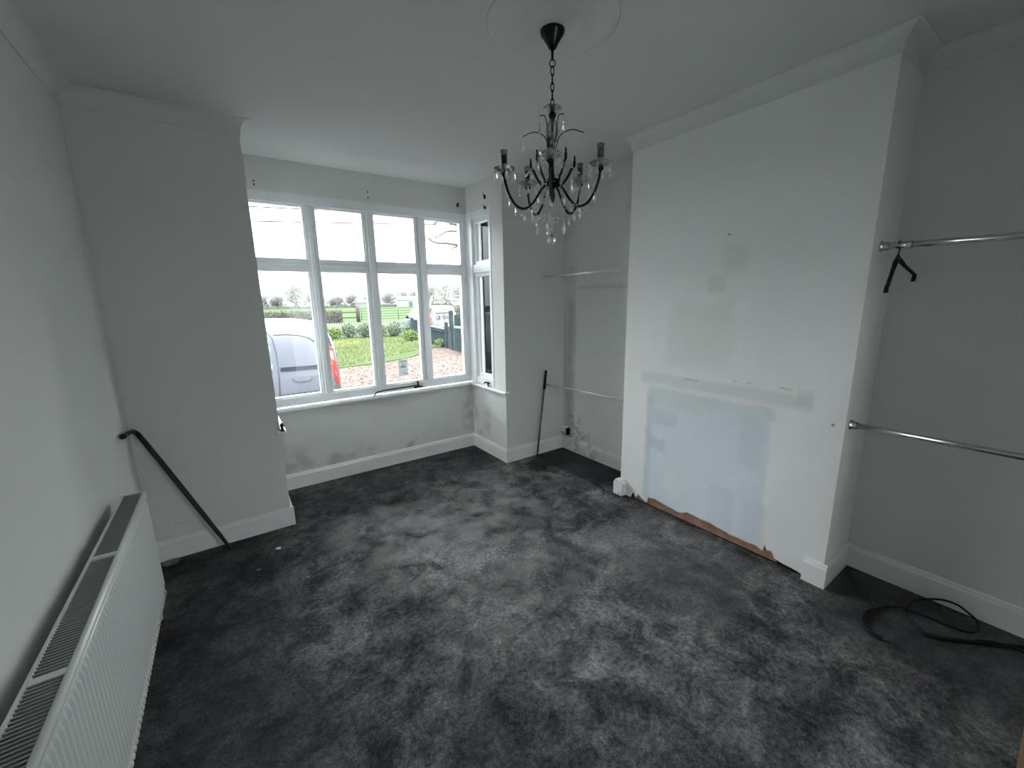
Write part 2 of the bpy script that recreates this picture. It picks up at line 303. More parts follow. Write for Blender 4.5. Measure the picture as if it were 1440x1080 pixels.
# ------------------------------------------------------------------ mesh helpers
class MB:
    def __init__(s): s.v = []; s.f = []; s.sm = []
    def add(s, vs, fs, smooth=False):
        k = len(s.v); s.v += [tuple(p) for p in vs]; s.f += [tuple(i+k for i in f) for f in fs]; s.sm += [smooth]*len(fs); return s
    def box(s, a, b):
        x0, y0, z0 = a; x1, y1, z1 = b
        return s.add([(x0,y0,z0),(x1,y0,z0),(x1,y1,z0),(x0,y1,z0),(x0,y0,z1),(x1,y0,z1),(x1,y1,z1),(x0,y1,z1)],
                     [(0,3,2,1),(4,5,6,7),(0,1,5,4),(1,2,6,5),(2,3,7,6),(3,0,4,7)])
    def prism(s, poly, axis, lo, hi):
        """poly: 2-D points in the two other axes (cyclic order), extruded along axis"""
        n = len(poly)
        def P(p, t):
            return {'x': (t, p[0], p[1]), 'y': (p[0], t, p[1]), 'z': (p[0], p[1], t)}[axis]
        vs = [P(p, lo) for p in poly] + [P(p, hi) for p in poly]
        fs = [tuple(range(n-1, -1, -1)), tuple(range(n, 2*n))] + [(i, (i+1) % n, n+(i+1) % n, n+i) for i in range(n)]
        return s.add(vs, fs)
    def tube(s, pts, r, seg=8, caps=True, closed=False):
        pts = [V(p) for p in pts]; n = len(pts); rr = r if isinstance(r, (list, tuple)) else [r]*n
        ref = None; rings = []
        for i, p in enumerate(pts):
            if closed: t = pts[(i+1) % n] - pts[i-1]
            else: t = pts[min(i+1, n-1)] - pts[max(i-1, 0)]
            if t.length < 1e-9: t = V((0, 0, 1))
            t.normalize()
            if ref is None:
                ref = t.orthogonal().normalized()
            ref = (ref - t*ref.dot(t))
            if ref.length < 1e-6: ref = t.orthogonal()
            ref.normalize(); bn = t.cross(ref)
            rings.append([p + (ref*math.cos(2*PI*k/seg) + bn*math.sin(2*PI*k/seg))*rr[i] for k in range(seg)])
        vs = [q for rg in rings for q in rg]; fs = []
        for i in range(n if closed else n-1):
            j = (i+1) % n
            for k in range(seg): fs.append((i*seg+k, i*seg+(k+1) % seg, j*seg+(k+1) % seg, j*seg+k))
        s.add(vs, fs, True)
        if caps and not closed:
            s.f.append(tuple(len(s.v)-len(vs)+k for k in range(seg-1, -1, -1))); s.sm.append(False)
            s.f.append(tuple(len(s.v)-seg+k for k in range(seg))); s.sm.append(False)
        return s
    def lathe(s, c, prof, seg=16, smooth=True, axis='z'):
        """prof: (radius, height) from bottom to top about an axis through c"""
        vs = []; fs = []; n = len(prof)
        for r, h in prof:
            for k in range(seg):
                a = 2*PI*k/seg; q = (max(r, 1e-5)*math.cos(a), max(r, 1e-5)*math.sin(a), h)
                if axis == 'x': q = (q[2], q[0], q[1])
                if axis == 'y': q = (q[1], q[2], q[0])
                vs.append((c[0]+q[0], c[1]+q[1], c[2]+q[2]))
        for i in range(n-1):
            for k in range(seg): fs.append((i*seg+k, i*seg+(k+1) % seg, (i+1)*seg+(k+1) % seg, (i+1)*seg+k))
        s.add(vs, fs, smooth)
        b = len(s.v)-len(vs)
        s.f.append(tuple(b+k for k in range(seg-1, -1, -1))); s.sm.append(False)
        s.f.append(tuple(b+(n-1)*seg+k for k in range(seg))); s.sm.append(False)
        return s
    def ball(s, c, r, seg=10, rings=6, sz=1.):
        pr = [(r*math.sin(PI*i/rings), -r*sz*math.cos(PI*i/rings)) for i in range(rings+1)]
        return s.lathe(c, pr, seg)
    def build(s, name, material, parent=None, base=(0, 0, 0), bevel=0):
        me = bpy.data.meshes.new(name)
        root = parent
        off = V(base)
        if parent is not None: off = V(parent['org'])
        me.from_pydata([tuple(V(p)-off) for p in s.v], [], s.f); me.update()
        for p, q in zip(me.polygons, s.sm): p.use_smooth = q
        me.materials.append(material)
        o = bpy.data.objects.new(name, me); COL.objects.link(o)
        if parent is not None:
            o.parent = parent; o['org'] = parent['org']
        else:
            o.location = off; o['org'] = tuple(off)
        if bevel:
            b = o.modifiers.new('bevel', 'BEVEL'); b.width = bevel; b.segments = 2; b.limit_method = 'ANGLE'; b.angle_limit = .6
        bm = bmesh.new(); bm.from_mesh(me); bmesh.ops.recalc_face_normals(bm, faces=bm.faces); bm.to_mesh(me); bm.free()
        return o
def thing(name, label, cat, base, group=None):
    o = bpy.data.objects.new(name, None); COL.objects.link(o); o.location = base; o['org'] = tuple(base); o.empty_display_size = .05
    return tag(o, label, cat, group)
def tag(o, label, cat, group=None, kind=None):
    o['label'] = label; o['category'] = cat
    if group: o['group'] = group
    if kind: o['kind'] = kind
    return o
def struct(o, label=None, cat=None):
    o['kind'] = 'structure'
    o['label'] = label or o.name; o['category'] = cat or o.name.split('_')[0]
    return o
def stuff(o): o['kind'] = 'stuff'; return o

# ------------------------------------------------------------------ measured room (metres)
XBL, XBR, XL, XR, XC = .2009, 1.9162, -.4843, 2.5756, 2.2586
YN, YB, YC1, YC2, H, YBACK = 2.8496, 3.4342, 1.8616, .5942, 2.4, -.55
YNB, YBO = 3.03, 3.62          # outer faces

struct(MB().box((-.62, -.7, -.25), (2.72, 3.62, 0)).build('floor', M['carpet']), 'mottled charcoal carpet with crushed lighter swirls', 'floor')
ceil = struct(MB().box((-.62, -.7, H), (2.72, 3.62, H+.2)).build('ceiling', M['ceiling']), 'plain off-white painted ceiling', 'ceiling')
struct(MB().box((-.62, -.7, 0), (XL, YNB, H)).build('wall_left', M['wall']), 'pale grey white wall behind the radiator', 'wall')
struct(MB().box((XR, -.7, 0), (2.72, YNB, H)).build('wall_right', M['wallright']), 'off-white wall at the back of both alcoves', 'wall')
BD0, BD1, BDZ = .80, 1.36, 1.95      # opening of an unseen glazed door, added to brighten walls facing away from the bay
struct(MB().box((XL, -.7, 0), (BD0, YBACK, H)).box((BD1, -.7, 0), (XR, YBACK, H)).box((BD0, -.7, BDZ), (BD1, YBACK, H)).build('wall_back', M['wall']), 'off-white wall behind the viewer', 'wall')
dr = thing('fill_door_1', 'unseen white glazed door added behind the viewer to let in fill daylight', 'door', ((BD0+BD1)/2, -.64, 0)); dr['kind'] = 'structure'
b = MB(); b.box((BD0, -.67, 0), (BD0+.09, -.62, BDZ)).box((BD1-.09, -.67, 0), (BD1, -.62, BDZ)).box((BD0+.09, -.67, 0), (BD1-.09, -.62, .22)).box((BD0+.09, -.67, BDZ-.1), (BD1-.09, -.62, BDZ)).box((BD0+.09, -.665, 1.0), (BD1-.09, -.625, 1.05))
b.build('door_frame', M['frame'], dr)
for z0, z1 in ((.22, 1.0), (1.05, BDZ-.1)): MB().box((BD0+.085, -.648, z0), (BD1-.085, -.644, z1)).build('pane', M['glass'], dr)
MB().tube([(BD0+.045, -.61, 1.02), (BD0+.045, -.575, 1.02), (BD0+.14, -.575, 1.02)], .009, 8).build('door_handle', M['chrome'], dr)
struct(MB().box((XL, YN, 0), (XBL, YNB, H)).build('wall_front_left', M['wall']), 'wall pier left of the bay window', 'wall')
struct(MB().box((XBR, YN, 0), (XR, YNB, H)).build('wall_front_right', M['wall']), 'wall pier right of the bay window', 'wall')
WZ0, WZ1 = .66, 2.19
struct(MB().box((.03, YB, 0), (2.09, YBO, WZ0-.035)).build('wall_bay_front', M['bay']), 'mould-stained wall below the bay window', 'wall')
struct(MB().box((.03, YB, WZ1), (2.09, YBO, H)).build('wall_bay_head', M['wall']), 'white panel above the bay window', 'wall')
struct(MB().box((.03, YNB, 0), (XBL, YB, WZ0-.035)).build('wall_bay_left', M['wall']), 'short wall below the left side window', 'wall')
struct(MB().box((.03, YNB, WZ1), (XBL, YB, H)).build('wall_bay_left_head', M['wall']), 'short wall above the left side window', 'wall')
struct(MB().box((XBR, YNB, 0), (2.09, YB, WZ0-.035)).build('wall_bay_right', M['bayright']), 'short scuffed wall below the right side window', 'wall')
struct(MB().box((XBR, YNB, WZ1), (2.09, YB, H)).build('wall_bay_right_head', M['wall']), 'short wall above the right side window', 'wall')

# chimney breast: core, plaster skin with a broken lower edge, the bare strip under it
JAG = [(1.7616, .020), (1.745, .052), (1.735, .046), (1.726, .020), (1.712, .028), (1.700, .052), (1.672, .034), (1.64, .020), (1.625, .024), (1.618, .058), (1.56, .070), (1.50, .064),
       (1.455, .058), (1.40, .052), (1.36, .058), (1.33, .076), (1.24, .072), (1.18, .076), (1.12, .066), (1.06, .058), (1.0, .060), (.94, .058), (.90, .060), (.872, .050),
       (.862, .086), (.852, .062), (.83, .070), (.815, .046), (.812, .034), (.77, .026), (.73, .024), (.6942, .020), (.676, .012)]
core = struct(MB().box((XC+.014, YC2+.004, 0), (XR, YC1-.004, H)).build('wall_chimney_breast', M['dark']), 'chimney breast standing out from the right wall', 'wall')
poly = [(YC1, .0), (1.7700, .0)] + JAG + [(.676, 0), (YC2, 0), (YC2, H), (YC1, H)]
sk = MB().prism(poly, 'x', XC, XC+.012)
sk.box((XC+.012, YC1-.006, 0), (XR, YC1, H)); sk.box((XC+.012, YC2, 0), (XR, YC2+.006, H))
struct_skin = sk.build('plaster_face', M['chimney'], core); struct_skin['label'] = 'white plaster face patched with bluish paint above a broken lower edge'
pts = [(y, z) for y, z in JAG if .81 < y < 1.74]
b = MB()
b.prism([(1.735, .004), (.80, .010)] + [(.812, .044)] + [(y, z+.012) for y, z in reversed(pts)] , 'x', XC+.0125, XC+.0139)
o = b.build('bare_plaster_strip', M['brick'], core); o['label'] = 'bare reddish brown strip along the foot of the chimney breast'
b = MB()
for i in range(len(pts)-1):
    (a0, z0), (a1, z1) = pts[i], pts[i+1]
    if i % 3 != 1: b.prism([(a0, z0-.004), (a1, z1-.004), (a1, z1+.003), (a0, z0+.003)], 'x', XC-.002, XC+.006)
o = b.build('plaster_crumbs', M['rawedge'], core); stuff(o)

# coving: an object per run, quarter-hollow profile
def cove(name, path, label, d=.048, h=.078):
    """path: plan points along the wall with the room on the left-hand side"""
    N = 8
    prof = [(0, H-h-.003), (.005, H-h-.003)] + [(d*(1-math.cos(PI/2*i/N))+.005, H-h+(h-.004)*math.sin(PI/2*i/N)) for i in range(N+1)] + [(d+.008, H-.004), (d+.008, H+.001), (0, H+.001)]
    P = [V((x, y)) for x, y in path]; ns = []
    for i in range(len(P)-1):
        t_ = (P[i+1]-P[i]).normalized(); ns.append(V((-t_.y, t_.x)))
    vs = []
    for i, p in enumerate(P):
        if i == 0: o_ = ns[0]
        elif i == len(P)-1: o_ = ns[-1]
        else: o_ = (ns[i-1]+ns[i])/(1+ns[i-1].dot(ns[i]))
        for a, z in prof: vs.append((p.x+o_.x*a, p.y+o_.y*a, z))
    n = len(prof); fs = [tuple(range(n))] + [tuple((len(P)-1)*n+k for k in range(n-1, -1, -1))]
    for j in range(len(P)-1): fs += [(j*n+i, j*n+(i+1) % n, (j+1)*n+(i+1) % n, (j+1)*n+i) for i in range(n)]
    return struct(MB().add(vs, fs).build(name, M['cove']), label, 'coving')
cove('trim_1', [(XBL, YN+.035), (XBL, YN), (XL, YN), (XL, YBACK)], 'coving of the left pier and left wall')
cove('trim_2', [(XR, YBACK), (XR, YC2), (XC, YC2), (XC, YC1), (XR, YC1), (XR, YN), (XBR, YN), (XBR, YN+.035)], 'coving round the alcoves and the chimney breast')

# ceiling rose
RX, RY = 1.119, 1.311
prof = [(.0, -.020), (.05, -.020), (.065, -.012), (.095, -.008), (.105, -.012), (.118, -.006), (.19, -.005), (.205, -.008), (.222, -.006), (.236, -.002), (.24, 0)]
rose = MB().lathe((RX, RY, H), list(reversed([(r, h) for r, h in prof])), 64)
struct(rose.build('trim_7', M['ceiling']), 'shallow round plaster ceiling rose', 'ceiling rose')

# skirting boards
def skirt(name, p0, p1, nrm, label, h=.122, material=None, t=.017):
    prof = [(0, 0), (t, 0), (t, h-.022), (t*.72, h-.012), (t*.65, h-.004), (t*.4, h), (0, h)]
    p0, p1, nrm = V((*p0, 0)), V((*p1, 0)), V((*nrm, 0)); vs = []
    for p in (p0, p1):
        for a, z in prof: q = p + nrm*a; vs.append((q.x, q.y, z))
    n = len(prof); fs = [tuple(range(n)), tuple(range(2*n-1, n-1, -1))] + [(i, (i+1) % n, n+(i+1) % n, n+i) for i in range(n)]
    return struct(MB().add(vs, fs).build(name, material or M['skirt']), label, 'baseboard')
skirt('baseboard_front_left', (XL, YN), (XBL+.017, YN), (0, -1), 'skirting under the left pier')
skirt('baseboard_bay_left', (XBL, YN), (XBL, YB), (1, 0), 'skirting on the left return of the bay')
skirt('baseboard_bay_front', (XBL, YB), (XBR, YB), (0, -1), 'skirting along the bay')
skirt('baseboard_bay_right', (XBR, YN), (XBR, YB), (-1, 0), 'skirting on the right return of the bay')
skirt('baseboard_front_right', (XBR-.017, YN), (XR, YN), (0, -1), 'skirting under the right pier')
skirt('baseboard_right_far', (XR, YC1), (XR, YN), (-1, 0), 'stained skirting in the far alcove', material=M['skirtdirty'])
skirt('baseboard_right_near', (XR, YBACK), (XR, YC2), (-1, 0), 'skirting in the near alcove')
skirt('baseboard_chimney_side', (XC, YC2), (XR, YC2), (0, -1), 'skirting on the side of the chimney breast')
skirt('baseboard_chimney_end', (XC, YC2-.017), (XC, YC2+.082), (-1, 0), 'short skirting end left on the chimney breast corner', t=.02)
skirt('baseboard_left', (XL, YBACK), (XL, YN), (1, 0), 'skirting behind the radiator')

# ------------------------------------------------------------------ windows
FY0, FY1, GY = 3.462, 3.53, 3.50
panes_x = [(.223, .578), (.648, 1.005), (1.080, 1.437), (1.519, 1.874)]
w1 = struct(thing('window_1', 'four-light white timber casement bay window', 'window', (1.06, 3.5, WZ0)))
w1['kind'] = 'structure'; w1['label'] = 'front bay window of four tall lights with top lights'; w1['category'] = 'window'
PZ = [(.7137, 1.6645), (1.737, 2.1227)]
def mold(b, x0, x1, z0, z1):   # inner stop bead around a pane
    t = .010
    b.box((x0, FY0+.012, z0), (x0+t, FY1-.01, z1)); b.box((x1-t, FY0+.012, z0), (x1, FY1-.01, z1))
    b.box((x0+t, FY0+.012, z0), (x1-t, FY1-.01, z0+t)); b.box((x0+t, FY0+.012, z1-t), (x1-t, FY1-.01, z1))
b = MB(); b.box((.06, FY0-.006, WZ0-.01), (2.06, FY1+.02, PZ[0][0])); b.build('bottom_rail', M['frame'], w1, bevel=.004)
b = MB(); b.box((.06, FY0-.01, PZ[1][1]), (2.06, FY1+.02, WZ1)); b.build('head_rail', M['frame'], w1, bevel=.004)
edges = [XBL-.10] + [v for p in panes_x for v in p] + [XBR+.10]
for i in range(5):
    x0, x1 = edges[2*i], edges[2*i+1]
    b = MB(); b.box((x0, FY0, PZ[0][0]), (x1, FY1+.01, PZ[1][1]))
    if 0 < i < 4: b.box(((x0+x1)/2-.016, FY0-.012, PZ[0][0]), ((x0+x1)/2+.016, FY0, PZ[1][1]))
    b.build('mullion', M['frame'], w1, bevel=.003)
for (x0, x1) in panes_x:
    b = MB(); b.box((x0, FY0-.002, PZ[0][1]), (x1, FY1+.008, PZ[1][0])); b.box((x0, FY0-.012, (PZ[0][1]+PZ[1][0])/2-.012), (x1, FY0-.002, (PZ[0][1]+PZ[1][0])/2+.012))
    b.build('transom', M['frame'], w1, bevel=.003)
    for z0, z1 in PZ:
        b = MB(); mold(b, x0, x1, z0, z1); b.build('glazing_bead', M['frame'], w1)
        MB().box((x0+.004, GY, z0+.004), (x1-.004, GY+.004, z1-.004)).build('pane', M['glass'], w1)

def side_window(n, xin, sgn, label):
    """side light of the bay; xin inner face, sgn +1 glass lies at larger x"""
    w = thing('window_%d' % n, label, 'window', (xin, 3.2, WZ0)); w['kind'] = 'structure'
    def bx(b, a0, a1, y0, y1, z0, z1): b.box((min(xin+sgn*a0, xin+sgn*a1), y0, z0), (max(xin+sgn*a0, xin+sgn*a1), y1, z1))
    y0, y1 = YNB, YB+.02
    b = MB(); bx(b, -.004, .11, y0, y0+.035, WZ0-.01, WZ1); b.build('jamb', M['frame'], w, bevel=.003)
    b = MB(); bx(b, .0, .11, y1-.10, y1+.03, WZ0-.01, WZ1); b.build('corner_post', M['frame'], w, bevel=.003)
    b = MB(); bx(b, .006, .11, y0+.035, y1-.10, WZ0-.01, .7137); b.build('bottom_rail', M['frame'], w)
    b = MB(); bx(b, .006, .11, y0+.035, y1-.10, 2.1227, WZ1); b.build('head_rail', M['frame'], w)
    b = MB(); bx(b, .006, .11, y0+.035, y1-.10, 1.6645, 1.737); b.build('transom', M['frame'], w, bevel=.003)
    for z0, z1 in PZ:
        b = MB()
        ya, yb = y0+.035, y1-.10
        bx(b, .022, .09, ya, ya+.030, z0, z1); bx(b, .022, .09, yb-.030, yb, z0, z1)
        bx(b, .022, .09, ya+.03, yb-.03, z0, z0+.03); bx(b, .022, .09, ya+.03, yb-.03, z1-.03, z1)
        bx(b, .045, .08, yb-.045, yb-.03, z0+.03, z1-.03); bx(b, .045, .08, ya+.03, ya+.04, z0+.03, z1-.03)
        b.build('sash', M['frame'], w, bevel=.002)
        b = MB(); bx(b, .060, .064, ya+.028, yb-.028, z0+.028, z1-.028); b.build('pane', M['glass'], w)
    return w
w2 = side_window(2, XBR, 1, 'narrow side light on the right of the bay')
w3 = side_window(3, XBL, -1, 'narrow side light on the left of the bay, mostly hidden by the pier')
# sill: three boards
SZ = .645
def sill(name, poly, label):
    b = MB().prism(poly, 'z', SZ-.024, SZ+.0); o = b.build(name, M['sill'], bevel=.008); struct(o, label, 'window sill'); return o
sill('trim_8', [(XBL-.02, YB-.035), (XBR+.02, YB-.035), (XBR+.10, FY0+.01), (XBL-.10, FY0+.01)], 'front window sill')
sill('trim_9', [(XBR-.032, YN-.030), (XBR+.03, YN-.030), (XBR+.03, YN-.0005), (XBR+.0, YN-.0005), (XBR+.0, YNB), (XBR+.09, YNB), (XBR+.09, YB-.036), (XBR-.032, YB-.036)], 'right return window sill')
sill('trim_10', [(XBL+.034, YN-.030), (XBL-.03, YN-.030), (XBL-.03, YN-.0005), (XBL, YN-.0005), (XBL, YNB), (XBL-.09, YNB), (XBL-.09, YB-.036), (XBL+.034, YB-.036)], 'left return window sill')

# casement stays and catches
t = thing('casement_stay', 'long thin black casement stay on the front window sill with an upright peg', 'window stay', (1.19, 3.45, .66))
b = MB().tube([(.955, 3.405, .652), (.985, 3.43, .672), (1.06, 3.445, .677), (1.38, 3.452, .681)], [.0055]*4, 8); b.build('bar', M['iron'], t)
b = MB().tube([(1.365, 3.452, .665), (1.365, 3.452, .705)], .006, 8).ball((1.365, 3.452, .712), .010); b.build('peg', M['iron'], t)
MB().box((1.325, 3.436, .660), (1.405, 3.456, .672)).build('plate', M['iron'], t, bevel=.003)
def catch(x, y, z, label, s):
    t = thing('casement_catch', label, 'window catch', (x, y, z))
    MB().box((x-.012, y-.035, z), (x+.012, y+.035, z+.008)).build('plate', M['iron'] if s < 0 else M['chrome'], t, bevel=.002)
    MB().tube([(x, y-.02, z+.006), (x, y-.02, z+.028), (x-.004*s, y-.005, z+.040), (x-.008*s, y+.015, z+.038), (x-.01*s, y+.035, z+.026)], [.007, .007, .008, .008, .006], 8).build('handle', M['iron'], t)
    MB().ball((x, y-.022, z+.034), .013).build('knob', M['iron'], t)
catch(XBL+.012, 2.845, SZ, 'black iron catch on the left return sill beside the pier', -1)
catch(XBR-.008, 3.15, SZ, 'dull metal stay catch on the sill of the right side light', 1)
# curtain fixings: small hooks and brackets above the windows
def bracket(x, y, z, n, label, h=.022):
    t = MB(); nx, ny = n
    t.box((min(x, x+nx*.012)-abs(ny)*.006, min(y, y+ny*.012)-abs(nx)*.006, z-h/2), (max(x, x+nx*.012)+abs(ny)*.006, max(y, y+ny*.012)+abs(nx)*.006, z+h/2))
    t.tube([(x+nx*.01, y+ny*.01, z+h*.3), (x+nx*.02, y+ny*.02, z+h*.4), (x+nx*.022, y+ny*.022, z+h*.9)], .0035, 6)
    tag(t.build('curtain_hook', M['black'], base=(x, y, z)), label, 'hook', 'curtain hooks')
bracket(1.83, YB, 2.25, (0, -1), 'small dark curtain hook above the right end of the front window')
bracket(XBR, 3.10, 2.264, (-1, 0), 'black curtain hook at the top of the right side light', .03)
bracket(XBR, 3.10, 2.18, (-1, 0), 'lower dark hook beside the head of the right side light', .02)
for (x, zz, lab) in [(.287, (2.24, 2.218), 'left'), (1.048, (2.264, 2.222), 'middle')]:
    for k, z in enumerate(zz):
        o = MB().lathe((x, YB-.002, z), [(.005, 0), (.006, .002), (.004, .0035)], 8, axis='y').build('screw', M['black'], base=(x, YB, z))
        tag(o, '%s dark screw of the %s pair above the front window' % ('upper' if k == 0 else 'lower', lab), 'screw', 'screws above the front window')

# notice taped to the glass
t = thing('notice', 'small printed notice in a clear sleeve on the third light of the front window', 'notice', (1.258, 3.496, .76))
MB().box((1.205, 3.4965, .765), (1.305, 3.4985, .930)).build('clear_sleeve', M['glass'], t)
MB().box((1.212, 3.4945, .771), (1.298, 3.4962, .918)).build('sheet', M['sheet'], t)
b = MB()
for (x0, x1, z0, z1) in [(1.222, 1.286, .902, .910), (1.248, 1.258, .876, .892), (1.232, 1.276, .846, .868), (1.218, 1.292, .818, .8205), (1.222, 1.27, .800, .803), (1.26, 1.288, .790, .797)]:
    b.box((x0, 3.494, z0), (x1, 3.4946, z1))
b.build('print', M['ink'], t)

# ------------------------------------------------------------------ radiator
RXF, RXB, RZ0, RZ1, RY1, RY0 = -.371, -.444, .164, .643, 2.238, .50
t = thing('radiator', 'white ribbed panel radiator with a slatted top grille on the left wall', 'radiator', ((RXF+RXB)/2, 1.4, RZ0))
# ribbed front panel (profile in plan, extruded in z, rounded at top and bottom)
PITCH_R = .0250; n_r = int((RY1-.03-RY0)/PITCH_R)
rows = [(RZ0+.012, 0), (RZ0+.028, .25), (RZ0+.045, 1), (RZ1-.050, 1), (RZ1-.034, .25), (RZ1-.026, 0)]
vs, fs = [], []
ys = []
for i in range(n_r):
    y = RY1-.015-PITCH_R*(i+.5)
    for (d, x) in ((-.5, 0), (-.32, .0003), (-.20, .0045), (.0, .0062), (.20, .0045), (.32, .0003)): ys.append((y - d*PITCH_R, x))
for z, k in rows:
    for (y, x) in ys: vs.append((RXF+x*k, y, z))
n = len(ys)
for r in range(len(rows)-1):
    for i in range(n-1): fs.append((r*n+i, r*n+i+1, (r+1)*n+i+1, (r+1)*n+i))
b = MB().add(vs, fs, True)
b.build('ribbed_panel', M['radiator'], t)
b = MB(); b.box((RXF-.010, RY0-.02, RZ0), (RXF-.001, RY1, RZ1-.004)); b.build('front_plate', M['radiator'], t, bevel=.003)
b = MB(); b.tube([(RXF-.003, RY0-.02, RZ1-.009), (RXF-.003, RY1-.001, RZ1-.009)], .009, 12); b.tube([(RXF+.0005, RY0-.02, RZ1-.024), (RXF+.0005, RY1-.001, RZ1-.024)], .004, 8)
b.build('top_rail', M['radiator'], t)
b = MB()
for i in range(n_r):
    y = RY1-.015-PITCH_R*(i+.5); b.box((RXF-.002, y-.0065, RZ0-.003), (RXF+.005, y+.0065, RZ0+.008))
o = b.build('bottom_tabs', M['radiator'], t); stuff(o)
MB().box((RXB, RY0-.02, RZ0), (RXB+.008, RY1-.0, RZ1-.002)).build('back_panel', M['radiator'], t, bevel=.002)
MB().box((RXB, RY1-.003, RZ0+.01), (RXF-.004, RY1+.001, RZ1)).build('end_panel', M['radiator'], t)
MB().box((RXB+.010, RY0, RZ0+.02), (RXF-.012, RY1-.006, RZ1-.03)).build('inner_shade_block', M['raddark'], t)  # solid dark block standing in for the shaded inside of the radiator
b = MB(); y = RY0; divs = [1.179, 1.707]
while y < RY1-.012:
    if min(abs(y-d) for d in divs) > .012: b.box((RXB+.007, y, RZ1-.010), (RXF-.009, y+.0038, RZ1-.002))
    y += .0115
o = b.build('grille_slats', M['slat'], t); stuff(o)
for d in divs: MB().box((RXB+.006, d-.010, RZ1-.012), (RXF-.008, d+.010, RZ1)).build('grille_divider', M['radiator'], t)
MB().box((RXB, RY0-.02, RZ1-.014), (RXB+.007, RY1, RZ1)).build('grille_frame', M['radiator'], t)
for y in (.8, 1.9): MB().box((XL, y-.02, RZ0+.1), (RXB, y+.02, RZ1-.08)).build('wall_bracket', M['radiator'], t)
MB().tube([(RXB+.03, RY1+.001, RZ0+.05), (RXB+.03, RY1+.035, RZ0+.05), (RXB+.03, RY1+.04, RZ0+.0), (RXB+.03, RY1+.04, 0.001)], .0085, 8).build('pipe', M['radiator'], t)

# ------------------------------------------------------------------ poles in the corners
t = thing('bent_pole', 'black pole with a bent top leaning in the left corner beyond the radiator', 'pole', (-.131, 2.722, 0))
P0, P1 = V((-.131, 2.722, .004)), V((-.436, 2.806, .745))
pts = [P0 + (P1-P0)*k for k in (0, .04, .15, .3, .45, .6, .75, .88, .96)] + [V((-.447, 2.805, .768)), V((-.456, 2.775, .790)), V((-.460, 2.70, .802)), V((-.462, 2.60, .812))]
rr = [.0035, .008, .0105, .012, .0125, .013, .013, .0125, .012, .0115, .0115, .011, .0105]
MB().tube(pts, rr, 12).build('shaft', M['poleblack'], t)
MB().tube([(-.462, 2.61, .811), (-.463, 2.575, .815)], .013, 12).build('end_ferrule', M['poleblack'], t)
t = thing('straight_pole', 'thin grey metal pole with a black top leaning beside the far alcove corner', 'pole', (2.190, 2.770, 0))
A, B = V((2.186, 2.765, .003)), V((2.346, 2.826, .790))
MB().tube([A, A+(B-A)*.80], .0085, 10).build('shaft', M['polegrey'], t)
MB().tube([A+(B-A)*.80, A+(B-A)*.82, A+(B-A)*.99, B], [.0115, .0125, .0105, .008], 10).build('grip', M['black'], t)
MB().tube([A+(B-A)*.80+V((0, 0, -.012)), A+(B-A)*.83], .0135, 10).build('collar', M['black'], t)

# ------------------------------------------------------------------ wardrobe rails
def rail(p0, p1, r, material, label, end0=True, end1=True, sleeve=None):
    p0, p1 = V(p0), V(p1); t = thing('wardrobe_rail', label, 'rail', tuple((p0+p1)/2), 'wardrobe rails')
    MB().tube([p0, p1], r, 14).build('tube', material, t)
    d = (p1-p0).normalized()
    if sleeve: MB().tube([p0, p0+d*sleeve], r*1.22, 14).build('outer_sleeve', material, t)
    for e, p, s in ((end0, p0, 1), (end1, p1, -1)):
        if e: MB().tube([p, p+d*s*.006, p+d*s*.010, p+d*s*.028], [r*1.9, r*1.9, r*1.45, r*1.35], 14).build('end_flange', M['plastic'] if material is M['whitetube'] else M['chrome'], t)
    return t
rail((2.33, YC1, 1.616), (2.318, YN, 1.609), .010, M['whitetube'], 'upper white tube rail across the far alcove')
rail((2.348, YC1, .682), (2.348, YN, .658), .010, M['whitetube'], 'lower white tube rail across the far alcove behind the leaning pole')
rail((2.358, YC2, 1.615), (2.362, YBACK, 1.600), .0125, M['chrome'], 'upper chrome rail in the near alcove with a hanger on it', sleeve=.10)
rail((2.318, YC2, .825), (2.318, YBACK, .826), .0125, M['chrome'], 'lower chrome rail in the near alcove', sleeve=.0)
o = MB().lathe((XC-.004, YC2+.045, .823), [(.006, -.001), (.007, .002), (.004, .005)], 8, axis='x').build('screw', M['chrome'], base=(XC-.004, YC2+.04, .823)); tag(o, 'screw head in the chimney breast near the lower chrome rail', 'screw')

# coat hanger
t = thing('coat_hanger', 'black plastic coat hanger on the upper chrome rail in the near alcove', 'hanger', (2.36, .532, 1.56))
hk = [(2.36+.018*math.sin(a), .532, 1.613+.0+.018*math.cos(a)) for a in [math.radians(x) for x in (-75, -45, -10, 25, 60, 90, 125)]]
MB().tube(hk + [(2.366, .532, 1.588), (2.362, .532, 1.575), (2.362, .532, 1.555)], .0028, 8).build('hook', M['black'], t)
arm1 = [(2.362, .532, 1.560), (2.33, .529, 1.548), (2.26, .520, 1.500), (2.19, .510, 1.455), (2.165, .507, 1.437), (2.162, .507, 1.420)]
arm2 = [(2.362, .532, 1.560), (2.38, .530, 1.556), (2.45, .524, 1.532), (2.53, .512, 1.505), (2.555, .509, 1.495), (2.556, .512, 1.468)]
MB().tube(arm1, [.010, .010, .007, .007, .0075, .008], 8).build('arm', M['black'], t)
MB().tube(arm2, [.010, .010, .007, .007, .008, .008], 8).build('arm', M['black'], t)
MB().tube([(2.362, .532, 1.575), (2.362, .532, 1.545)], [.006, .011], 8).build('neck', M['black'], t)

